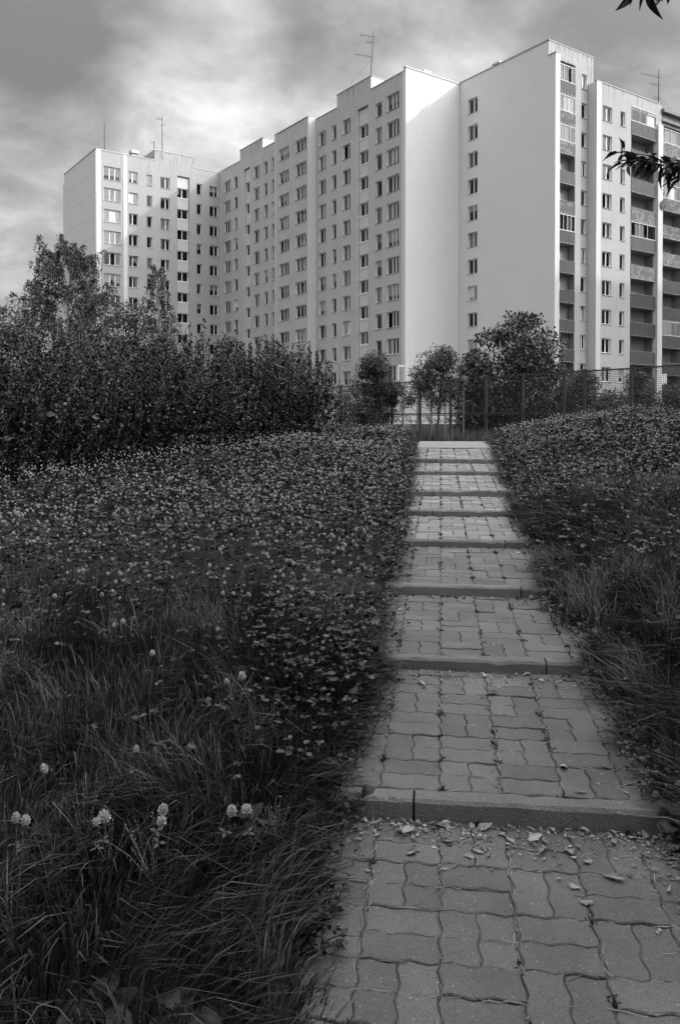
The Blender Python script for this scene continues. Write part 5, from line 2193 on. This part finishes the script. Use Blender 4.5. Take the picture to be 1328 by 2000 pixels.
def build_flowers():
    rg = RNG
    rr = random.Random(9)
    heads = []
    for s in range(4):
        v, f = flower_meshes(70, s)
        cv, cf = core_ball(0.0102)
        V, F, MI = join([(v, f, 0), (cv, cf, 1)])
        heads.append(tri_mesh('flower_head', V, F, [MT['flower'], MT['flower_core']], MI))
    stems = []
    for s in range(3):
        mb = MB()
        b = rr.uniform(-0.03, 0.03)
        mb.tube([(0, 0, 0), (b, 0.5 * b, -0.11), (2.2 * b, b, -0.24)], [0.0011, 0.0013, 0.0015], 4)
        # a small leaf pair under the head
        for k in range(3):
            a = k * 2.1 + s
            c = Vector((b * 0.6, 0.3 * b, -0.07))
            d = Vector((math.cos(a), math.sin(a), -0.1))
            n = Vector((-d.y, d.x, 0))
            mb.poly([c, c + d * 0.012 + n * 0.007, c + d * 0.026, c + d * 0.012 - n * 0.007])
        stems.append(mb.mesh('stem', [MT['stem']]))

    def flower(p, label, group=None, sc=1.0, hm=None, tilt=None):
        o = thing('clover_flower', label, 'flower', p, rr.uniform(0, 6.28), group)
        o.rotation_euler = (rr.gauss(0, 0.16), rr.gauss(0, 0.16), rr.uniform(0, 6.28)) if tilt is None else tilt
        h = link('flower_head', heads[rr.randrange(4)] if hm is None else hm, o)
        h.scale = (sc, sc, sc * rr.uniform(1.1, 1.4))
        link('stem', stems[rr.randrange(3)], o)
        return o
    named = [((205, 1598), 1.25, 'white clover flower head leaning left, the largest in the lower left grass'),
             ((188, 1607), 0.8, 'small half open clover flower beside the largest flower in the lower grass'),
             ((318, 1584), 1.05, 'upper of two white clover flowers stacked above one another in the lower grass'),
             ((316, 1606), 1.0, 'lower of two white clover flowers stacked above one another in the lower grass'),
             ((452, 1586), 1.05, 'white clover flower with a leaf beside it, left of a close pair before the kerb'),
             ((482, 1583), 1.1, 'white clover flower, right of a close pair before the kerb'),
             ((32, 1600), 0.9, 'narrow clover flower head near the edge of the lower grass'),
             ((51, 1605), 0.95, 'clover flower low at the edge of the grass, next to a narrow one'),
             ((266, 1464), 0.7, 'single small white clover flower alone in the dark long grass'),
             ((88, 1503), 0.95, 'flattened white clover flower lying sideways in the long grass'),
             ((473, 1322), 1.2, 'bright clover flower at the front of the leafy patch beside the path'),
             ((443, 1333), 0.8, 'slightly faded clover flower beside a bright one in the leafy patch')]
    for (p, sc, lab) in named:
        flower(on_ground(p[0], p[1], 0.27), lab, None, sc * 1.35)
    # the nearest three hundred stand singly, the others are one mass
    P = np.concatenate([sample_meadow(10500, 2.9, 15.8, -1, extra=0.3, inset=0.05), sample_meadow(4200, 4.0, 17.0, 1, extra=0.3, inset=0.05)])
    L, Q = lq(P[:, 0], P[:, 1])
    dens = noise2(P[:, 0], P[:, 1], 1.1, 7.0)
    left = Q < 0
    prob = np.where(left, sstep(L, 2.7, 3.7) * (0.30 + 0.9 * dens) * (1 - 0.35 * sstep(L, 6.5, 11.0)), sstep(L, 4.2, 9.0) * (0.10 + 1.0 * dens ** 1.5) * 0.75)
    ok = (rg.random(len(P)) < prob) & ~in_hedge(P)
    P = P[ok]
    L, Q = lq(P[:, 0], P[:, 1])
    hz = ground(P[:, 0], P[:, 1]) + 0.10 + rg.uniform(0.10, 0.20, len(P)) + 0.14 * noise2(P[:, 0], P[:, 1], 2.3, 1.0)
    order = np.argsort(P[:, 1])
    P, hz, Q = P[order], hz[order], Q[order]
    inview = np.abs(P[:, 0]) < 0.415 * P[:, 1]
    first = np.where(inview)[0][:286]
    for i in first:
        sc = rr.uniform(0.65, 1.2)
        big = 'large' if sc > 1.02 else ('middling' if sc > 0.82 else 'small')
        lf = P[i, 1]
        if Q[i] < 0:
            far = 'near the long grass' if lf < 4.2 else ('farther up in the clover' if lf > 5.2 else 'amid the clover')
            beside = 'close beside the steps' if Q[i] > -1.0 else ('well left of the steps' if Q[i] < -1.9 else 'a stride from the steps')
            flower((P[i, 0], P[i, 1], hz[i]), '%s white clover flower %s, %s' % (big, far, beside), '%s clover flowers %s, %s' % (big, far, beside), sc)
        else:
            flower((P[i, 0], P[i, 1], hz[i]), '%s white clover flower standing on the bank right of the steps' % big, '%s clover flowers right of the steps' % big, sc)
    rest = np.ones(len(P), bool)
    rest[first] = False
    P, hz = P[rest], hz[rest]
    n = len(P)
    out = []
    v0, f0 = flower_meshes(20, 3)
    v0 = v0 * np.array([1.0, 1.0, 1.15])
    cv, cf = core_ball(0.0105)
    ang = rg.uniform(0, 6.28, n)
    up = np.array([0, 0, 1.0]) + rg.normal(0, 0.2, (n, 3))
    d = np.stack([np.cos(ang), np.sin(ang), np.zeros(n)], 1)
    R = frames_from(d - up * (d * up).sum(1, keepdims=True), up)
    T = np.stack([P[:, 0], P[:, 1], hz], 1)
    S = 0.5 + 0.65 * rg.random(n) ** 1.4
    v, f = scatter(v0 * 1.1, f0, R, T, S)
    out.append((v, f, 0))
    v, f = scatter(cv, cf, R, T, S)
    out.append((v, f, 1))
    stv = np.array([(-0.0012, 0, -0.2), (0.0012, 0, -0.2), (0.0, 0, 0.0)])
    v, f = scatter(stv, np.array([(0, 1, 2)]), R, T, np.ones(n))
    out.append((v, f, 2))
    V, F, MI = join(out)
    o = link('clover_blossom', tri_mesh('clover_blossom', V, F, [MT['flower'], MT['flower_core'], MT['stem']], MI))
    tag(o, 'mass of small pale clover flowers farther up both slopes', 'flowers', kind='stuff')


build_flowers()


# ------------------------------------------------------------------ larger weeds
def broadleaf(p, label, n, size, spread, seed, name='broadleaf_plant', up=0.35):
    size *= 0.60
    n += 3
    up *= 0.6
    rr = random.Random(seed)
    o = thing(name, label, 'plant', p, 0)
    def leaf_me(L, W, fold):
        mb = MB()
        m = 9
        rows = []
        for i in range(m + 1):
            t = i / m
            w = W * (0.10 + 1.05 * math.sin(math.pi * t ** 1.15) ** 0.7 if t < 1 else 0.08) * (1 + 0.10 * math.sin(5.0 * t + seed))
            x = L * t
            zc = L * (up * math.sin(t * 2.1) - 0.35 * t * t)
            wv = 0.04 * L * math.sin(t * 9 + seed)
            rows.append([(x, -w, zc + fold * w + wv), (x, -w * 0.5, zc + 0.4 * fold * w), (x, 0, zc - 0.01 * L), (x, w * 0.5, zc + 0.4 * fold * w), (x, w, zc + fold * w - wv)])
        for i in range(m):
            for j in range(4):
                mb.poly([rows[i][j], rows[i][j + 1], rows[i + 1][j + 1], rows[i + 1][j]])
        return mb.mesh('leaf', [MT['broad']], True)
    for k in range(n):
        me = leaf_me(size * rr.uniform(0.75, 1.15), size * 0.34 * rr.uniform(0.85, 1.15), rr.uniform(-0.05, 0.22))
        a = 2 * math.pi * k / n + rr.uniform(-0.4, 0.4)
        lf = link('leaf', me, o, (0.02 * math.cos(a), 0.02 * math.sin(a), rr.uniform(0.02, 0.10)))
        lf.rotation_euler = (rr.uniform(-0.3, 0.3), rr.uniform(-0.55, 0.15), a)
    mb = MB()
    for k in range(n):
        a = 2 * math.pi * k / n
        mb.tube([(0, 0, -0.03), (0.015 * math.cos(a), 0.015 * math.sin(a), 0.1)], [0.004, 0.002], 4)
    link('stem', mb.mesh('stem', [MT['stem']]), o)


def weeds():
    q = on_ground(190, 1960, 0.12)
    broadleaf((q.x, q.y, gz(q.x, q.y)), 'broad leaved plantain rosette low in the lower left corner', 9, 0.15, 0.1, 1)
    q = on_ground(350, 1975, 0.1)
    broadleaf((q.x, q.y, gz(q.x, q.y)), 'half hidden dock leaves in the grass by the bottom edge', 5, 0.13, 0.1, 2)
    q = on_ground(75, 1570, 0.12)
    broadleaf((q.x, q.y, gz(q.x, q.y)), 'two broad upright dock leaves at the edge of the long grass', 4, 0.17, 0.1, 3, up=0.7)
    q = on_ground(505, 1592, 0.12)
    broadleaf((q.x, q.y, gz(q.x, q.y)), 'broad leaves just behind the close pair of clover flowers', 4, 0.15, 0.1, 4, up=0.5)
    x, y = from_lq(2.93, -0.30)
    broadleaf((x, y, tread_height(2.9) + 0.01), 'small dock plant growing against the lowest kerb', 4, 0.10, 0.1, 5, up=0.5)
    x, y = from_lq(2.92, 0.80)
    broadleaf((x, y, tread_height(2.9) + 0.01), 'dandelion leaves sprouting at the right end of the lowest kerb', 6, 0.12, 0.1, 6, up=0.4)
    x, y = from_lq(3.55, 1.42)
    broadleaf((x, y, gz(x, y) + 0.1), 'broad leaved weed on the right bank above the lowest kerb', 5, 0.14, 0.1, 8, up=0.5)
    rr = random.Random(17)
    rg = np.random.default_rng(17)
    # seeding weeds with fuzzy spikes
    for (px, py, h, sp, lab) in ((300, 1740, 0.30, 1.3, 'branching pale seed spike leaning across the dark grass'),
                                 (165, 1665, 0.30, 1.0, 'upright seeding weed with many small seed heads'),
                                 (215, 1700, 0.24, 0.8, 'shorter seeding weed next to the upright one'),
                                 (540, 1660, 0.22, 0.6, 'slim seed stalk in the grass near the path edge')):
        q = on_ground(px, py, 0.05)
        o = thing('seeding_weed', lab, 'plant', (q.x, q.y, gz(q.x, q.y)), rr.uniform(0, 6))
        h *= 0.85
        mb = MB()
        pos, ld = [], []
        for b in range(7):
            a = rr.uniform(0, 6.28)
            s = 0.042 * sp * b ** 0.5
            pts = [Vector((0, 0, h * 0.25)), Vector((s * 0.5 * math.cos(a), s * 0.5 * math.sin(a), h * 0.6)), Vector((s * math.cos(a), s * math.sin(a), h * (1.15 - 0.06 * b)))]
            mb.tube(pts, [0.0012, 0.0009, 0.0005], 3)
            for k in range(46):
                t = 0.25 + 0.75 * k / 46
                p = pts[0] * (1 - t) ** 2 + pts[1] * 2 * t * (1 - t) + pts[2] * t * t
                pos.append((p.x + rr.gauss(0, .003), p.y + rr.gauss(0, .003), p.z))
                ld.append((rr.gauss(0, 1), rr.gauss(0, 1), 0.5))
        mb.tube([(0, 0, -0.03), (0, 0, h * 0.25)], 0.0015, 3)
        link('stem', mb.mesh('stem', [MT['grass_dry']]), o)
        v, f = scatter(*LEAF2, frames_from(np.array(ld), rg.normal(size=(len(ld), 3))), np.array(pos), rg.uniform(0.0025, 0.0055, len(pos)))
        link('seed_spike', tri_mesh('seed_spike', v, f, [MT['grass_dry']]), o)


weeds()


# ------------------------------------------------------------------ litter of dry leaves, and growth in the joints
def build_litter():
    rr = random.Random(12)

    def dry(seed):
        r = random.Random(seed)
        mb = MB()
        m = 7
        curl = r.uniform(1.2, 3.6)
        bend, twist, wide = r.uniform(-0.5, 0.5), r.uniform(-1.4, 1.4), r.uniform(0.22, 0.42)
        rows = []
        for i in range(m + 1):
            t = i / m
            w = wide * (0.06 + math.sin(math.pi * min(1, 0.06 + 0.94 * t)) ** 0.8) * r.uniform(0.7, 1.15)
            row = []
            for j in (-1, -0.5, 0, 0.5, 1):
                a = j * curl * 0.5 + twist * (t - 0.5)
                yy = w * math.sin(a) / max(0.5, curl * 0.5) + bend * (t - 0.5) ** 2 + r.gauss(0, 0.02)
                zz = w * (1 - math.cos(a)) / max(0.5, curl * 0.5) + 0.12 * math.sin(t * 3.1) * abs(bend) + r.gauss(0, 0.025)
                row.append((t - 0.5 + r.gauss(0, 0.015), yy, max(0, zz)))
            rows.append(row)
        for i in range(m):
            for j in range(4):
                mb.poly([rows[i][j], rows[i][j + 1], rows[i + 1][j + 1], rows[i + 1][j]])
        mb.tube([(-0.5, 0, 0.02), (-0.62, 0.03, 0.03), (-0.75, 0.02, 0.01)], [0.012, 0.01, 0.008], 3)
        return mb.mesh('dry_leaf', [MT['dry']])
    kinds = [dry(k) for k in range(9)]
    names = ['lowest', 'second', 'third', 'fourth', 'fifth', 'sixth']
    counts = [150, 60, 36, 24, 14, 14]
    for ti in range(6):
        l0, d0, l1, d1 = TREADS[ti]
        lo = max(l0 + KW, 1.7)
        for k in range(counts[ti]):
            u = rr.random()
            if u < 0.62:
                place = 'foot'
                l = l1 - 0.012 - abs(rr.gauss(0, 0.13))
                q = rr.uniform(Q0 + 0.05, Q1 - 0.02)
            elif u < 0.86:
                place = 'edge'
                l = rr.uniform(lo, l1 - 0.03)
                q = (Q1 - abs(rr.gauss(0, 0.09))) if rr.random() < 0.65 else (Q0 + abs(rr.gauss(0, 0.08)))
            else:
                place = 'open'
                l = rr.uniform(lo, l1 - 0.03)
                q = rr.uniform(Q0, Q1)
            l = max(lo, min(l1 - 0.01, l))
            s = rr.uniform(0.014, 0.042) if rr.random() < 0.85 else rr.uniform(0.042, 0.068)
            x, y = from_lq(l, q)
            o = link('dry_leaf', kinds[rr.randrange(9)], None, (x, y, tread_height(l) + 0.004 + 0.05 * s), 0)
            o.rotation_euler = (rr.choice([0, 0, math.pi]) + rr.gauss(0, 0.25), rr.gauss(0, 0.15), rr.uniform(0, 6.28))
            if abs(o.rotation_euler.x) > 1.5:
                o.location.z += 0.12 * s
            o.scale = (s, s * rr.uniform(0.7, 1.2), s * rr.uniform(0.6, 1.1))
            big = 'broad' if s > 0.042 else ('small' if s > 0.026 else 'tiny')
            if place == 'foot':
                where = 'at the kerb foot ending the %s tread, %s' % (names[ti], 'grass end' if q < -0.05 else ('bank end' if q > 0.55 else 'middle'))
            elif place == 'edge':
                where = 'along the %s of the %s tread' % ('right bank edge' if q > 0.2 else 'left grass edge', names[ti])
            else:
                where = 'out on the open paving of the %s tread' % names[ti]
            tag(o, '%s dry curled leaf %s' % (big, where), 'dry leaf', '%s dry leaves %s' % (big, where))
    # pale straws and broken stalks caught in the joints
    mb = MB()
    for k in range(900):
        ti = min(int(abs(rr.gauss(0, 1.1))), 5)
        l0, d0, l1, d1 = TREADS[ti]
        lo = max(l0 + KW, 1.7)
        l = rr.uniform(lo, l1)
        q = Q0 + 0.005 + CELL * rr.randrange(0, 7) + rr.gauss(0, 0.006)
        if rr.random() < 0.5:
            l = lo + CELL * 0.5 * round((l - lo) / (CELL * 0.5))
            q = rr.uniform(Q0, Q1)
            a = rr.gauss(0, 0.25)
        else:
            a = math.pi / 2 + rr.gauss(0, 0.3)
        L = rr.uniform(0.02, 0.08)
        pts = []
        for i in range(4):
            t = i / 3 - 0.5
            ll, qq = l + t * L * math.sin(a) + rr.gauss(0, 0.002), q + t * L * math.cos(a) + rr.gauss(0, 0.002)
            ll = min(ll, l1 - 0.005)
            x, y = from_lq(ll, qq)
            pts.append((x, y, tread_height(ll) + rr.uniform(-0.001, 0.004)))
        mb.tube(pts, [0.0007, rr.uniform(0.0010, 0.0022), rr.uniform(0.0010, 0.0020), 0.0007], 4, cap=False)
    # crumbs of broken leaves swept against the kerbs and edges
    for k in range(2200):
        ti = min(int(abs(rr.gauss(0, 1.5))), 5)
        l0, d0, l1, d1 = TREADS[ti]
        lo = max(l0 + KW, 1.7)
        if rr.random() < 0.6:
            l, q = l1 - 0.008 - abs(rr.gauss(0, 0.07)), rr.uniform(Q0, Q1)
        else:
            l = rr.uniform(lo, l1)
            q = Q1 - 0.06 - abs(rr.gauss(0, 0.09)) if rr.random() < 0.7 else Q0 + 0.08 + abs(rr.gauss(0, 0.07))
        l = max(lo, min(l1 - 0.006, l))
        x, y = from_lq(l, q)
        z = tread_height(l) + 0.003
        sz = rr.uniform(0.003, 0.011)
        a = rr.uniform(0, 6.28)
        c, sn = math.cos(a) * sz, math.sin(a) * sz
        h = rr.uniform(0.001, 0.006)
        mb.poly([(x - c, y - sn, z), (x + sn * 0.6, y - c * 0.6, z + h), (x + c, y + sn, z + 0.3 * h), (x - sn * 0.5, y + c * 0.5, z)])
    o = link('straw_litter', mb.mesh('straw_litter', [MT['grass_dry']]))
    tag(o, 'pale straws and leaf crumbs caught in the paver joints and kerb feet', 'straw', kind='stuff')
    # tiny weeds in the joints
    rg = RNG
    P, Z, LN = [], [], []
    for k in range(560):
        ti = rr.randrange(0, 9)
        l0, d0, l1, d1 = TREADS[ti]
        lo = max(l0 + KW, 1.6)
        c = rr.randrange(0, 7)
        q = Q0 + 0.005 + CELL * c
        l = lo + CELL * rr.randrange(0, 7) + rr.gauss(0, 0.012) if rr.random() < 0.7 else rr.uniform(lo, l1)
        if rr.random() < 0.16:
            l = l1 - 0.02
            q = rr.uniform(Q0, Q1)
        if l > l1 - 0.008 or (ti < 2 and rr.random() < 0.45):
            continue
        m = rr.randrange(7, 22)
        for j in range(m):
            ll, qq = min(l1 - 0.006, max(lo, l + rr.gauss(0, 0.016))), q + rr.gauss(0, 0.006)
            x, y = from_lq(ll, qq)
            P.append((x, y))
            Z.append(tread_height(ll) - 0.008)
            LN.append(rr.uniform(0.012, 0.034))
    P, Z, LN = np.array(P), np.array(Z), np.array(LN)
    n = len(P)
    a = rg.uniform(0, 6.28, n)
    d = np.stack([np.cos(a) * 0.8, np.sin(a) * 0.8, rg.uniform(0.25, 1.2, n)], 1)
    v, f = scatter(LEAF2[0] * np.array([0.55, 1, 1]), LEAF2[1], frames_from(d, rg.normal(0, 0.5, (n, 3)) + np.array([0, 0, 1.0])), np.stack([P[:, 0], P[:, 1], Z], 1), LN)
    o = link('joint_weeds', tri_mesh('joint_weeds', v, f, [MT['grass']]))
    tag(o, 'tiny dark weeds and moss growing in the joints between pavers', 'weeds', kind='stuff')


build_litter()


# ------------------------------------------------------------------ the tree overhead at the right
def build_cherry():
    rr = random.Random(6)
    rg = np.random.default_rng(6)
    bx, by = 3.3, 2.1
    z = gz(bx, by)
    o = thing('cherry_tree', 'overhanging cherry tree with long drooping leaves at the upper corner', 'tree', (bx, by, z))
    mb = MB()
    tp = [Vector((0, 0, -0.1)), Vector((-0.05, 0.02, 0.8)), Vector((0.04, 0.05, 1.6)), Vector((-0.02, 0.1, 2.6)), Vector((0.05, 0.1, 3.8)), Vector((0, 0, 5.2))]
    mb.tube(tp, [0.13, 0.11, 0.10, 0.085, 0.06, 0.02], 10)
    pos, ld = [], []
    for k in range(90):
        h = rr.uniform(2.1, 5.2)
        a = rr.uniform(0, 6.283)
        R = rr.uniform(0.7, 3.0) * (1.1 - 0.1 * abs(h - 3.4))
        c = Vector((R * math.cos(a), R * math.sin(a), h + rr.uniform(-0.2, 0.5)))
        w = Vector((bx, by, z)) + c
        # leave the view itself free
        if w.y > 0.4 and w.x < 0.47 * w.y + 0.75 and w.z - ZC < 0.62 * w.y + 0.7:
            continue
        base = Vector((0, 0.05, min(h * 0.9, 4.6)))
        limb(mb, base, c, 0.025, 0.006, 0.1, 4, 4, rr)
        for j in range(95):
            d = Vector((rr.gauss(0, 1), rr.gauss(0, 1), rr.gauss(0, 0.7))).normalized() * rr.uniform(0.1, 0.6)
            p = c + d
            ww = Vector((bx, by, z)) + p
            if ww.y > 0.3 and ww.x < 0.44 * ww.y + 0.25 and ww.z - ZC < 0.62 * ww.y + 0.25:
                continue
            pos.append(p)
            ld.append((d.x + rr.gauss(0, .3), d.y + rr.gauss(0, .3), -0.7 + rr.gauss(0, .3)))
    pos, ld = np.array(pos), np.array(ld)
    n = len(pos)
    v, f = scatter(*LEAF4, frames_from(ld, rg.normal(0, 0.5, (n, 3)) + np.array([0, 0, 1.0])), pos, 0.10 * rg.uniform(0.7, 1.2, n))
    link('crown', tri_mesh('crown', v, f, [MT['cherry_leaf']]), o)
    # leaves for the two sprays one can see singly
    def leaf_me(seed):
        r = random.Random(seed)
        m = MB()
        k = 7
        rows = []
        cv = r.uniform(0.25, 0.8)
        fold = r.uniform(0.15, 0.6)
        bend = r.uniform(-0.2, 0.2)
        for i in range(k + 1):
            t = i / k
            w = 0.19 * (math.sin(math.pi * (t ** 0.8)) ** 0.85) * (1 - 0.35 * t) + 0.004
            yy = t
            zc = -cv * t * t * 0.6
            rows.append([(-w + bend * t * t, yy, zc + fold * w), (bend * t * t, yy, zc), (w + bend * t * t, yy, zc + fold * w)])
        for i in range(k):
            for j in range(2):
                m.poly([rows[i][j], rows[i][j + 1], rows[i + 1][j + 1], rows[i + 1][j]])
        return m.mesh('leaf', [MT['cherry_leaf']], True)
    kinds = [leaf_me(s) for s in range(8)]
    org = Vector((bx, by, z))

    def at(px, py, dist):
        d = pix_dir(px, py)
        return Vector((0, 0, ZC)) + d * (dist / d.y)

    def spray(pix, dist, start, n_leaf, size, r0):
        """A twig through the given pixels at a real distance, leaves hanging from it."""
        pts = [start] + [at(px, py, dist + dd) for (px, py, dd) in pix]
        m2 = MB()
        m2.tube([p - org for p in pts], [r0 * (1 - 0.85 * i / (len(pts) - 1)) for i in range(len(pts))], 6)
        br = link('branch', m2.mesh('branch', [MT['twig']], True), o)
        seg = pts[1:]
        lens = [(b - a).length for a, b in zip(seg[:-1], seg[1:])]
        tot = sum(lens)
        for k in range(n_leaf):
            u = (k + rr.random()) / n_leaf * tot
            i = 0
            while i < len(lens) - 1 and u > lens[i]:
                u -= lens[i]
                i += 1
            p = seg[i].lerp(seg[i + 1], min(1, u / lens[i]))
            tang = (seg[i + 1] - seg[i]).normalized()
            a = rr.uniform(0, 6.28)
            out = (Vector((math.cos(a), math.sin(a), 0)) * 0.55 + tang * 0.5 + Vector((0, 0, rr.uniform(-0.85, 0.35)))).normalized()
            nrm = Vector((rr.gauss(0, 0.4), rr.gauss(0, 0.4), 1))
            x = out.cross(nrm).normalized()
            zz = x.cross(out)
            M = Matrix((x, out, zz)).transposed().to_4x4()
            lf = link('leaf', kinds[rr.randrange(8)], br)
            s = size * rr.uniform(0.65, 1.2)
            lf.matrix_local = Matrix.Translation(p - org + out * 0.012) @ M @ Matrix.Diagonal((s * rr.uniform(0.8, 1.15), s, s, 1))
    st1 = Vector((bx - 0.4, by + 0.3, 2.55))
    spray([(1450, 250, -0.2), (1370, 305, 0.0), (1318, 330, 0.05), (1290, 322, 0.1), (1250, 312, 0.0), (1222, 318, 0.0)], 3.1, st1, 64, 0.076, 0.009)
    spray([(1318, 330, 0.05), (1275, 305, 0.0), (1240, 300, 0.05), (1205, 296, 0.08)], 3.1, at(1360, 310, 3.1), 28, 0.072, 0.004)
    spray([(1500, 260, -0.1), (1400, 320, 0.2), (1330, 345, 0.3)], 3.0, st1, 18, 0.10, 0.006)
    spray([(1440, 395, 0.0), (1370, 385, 0.2), (1338, 392, 0.3)], 3.2, st1, 8, 0.09, 0.005)
    st2 = Vector((bx - 0.3, by + 0.3, 3.5))
    spray([(1420, -120, -0.1), (1330, -60, 0.0), (1270, -28, 0.0), (1228, -10, 0.0)], 3.0, st2, 34, 0.092, 0.008)
    spray([(1440, -90, -0.1), (1340, -35, 0.05), (1300, -20, 0.1)], 3.1, st2, 9, 0.10, 0.006)
    link('trunk', mb.mesh('trunk', [MT['bark']], True), o)


build_cherry()
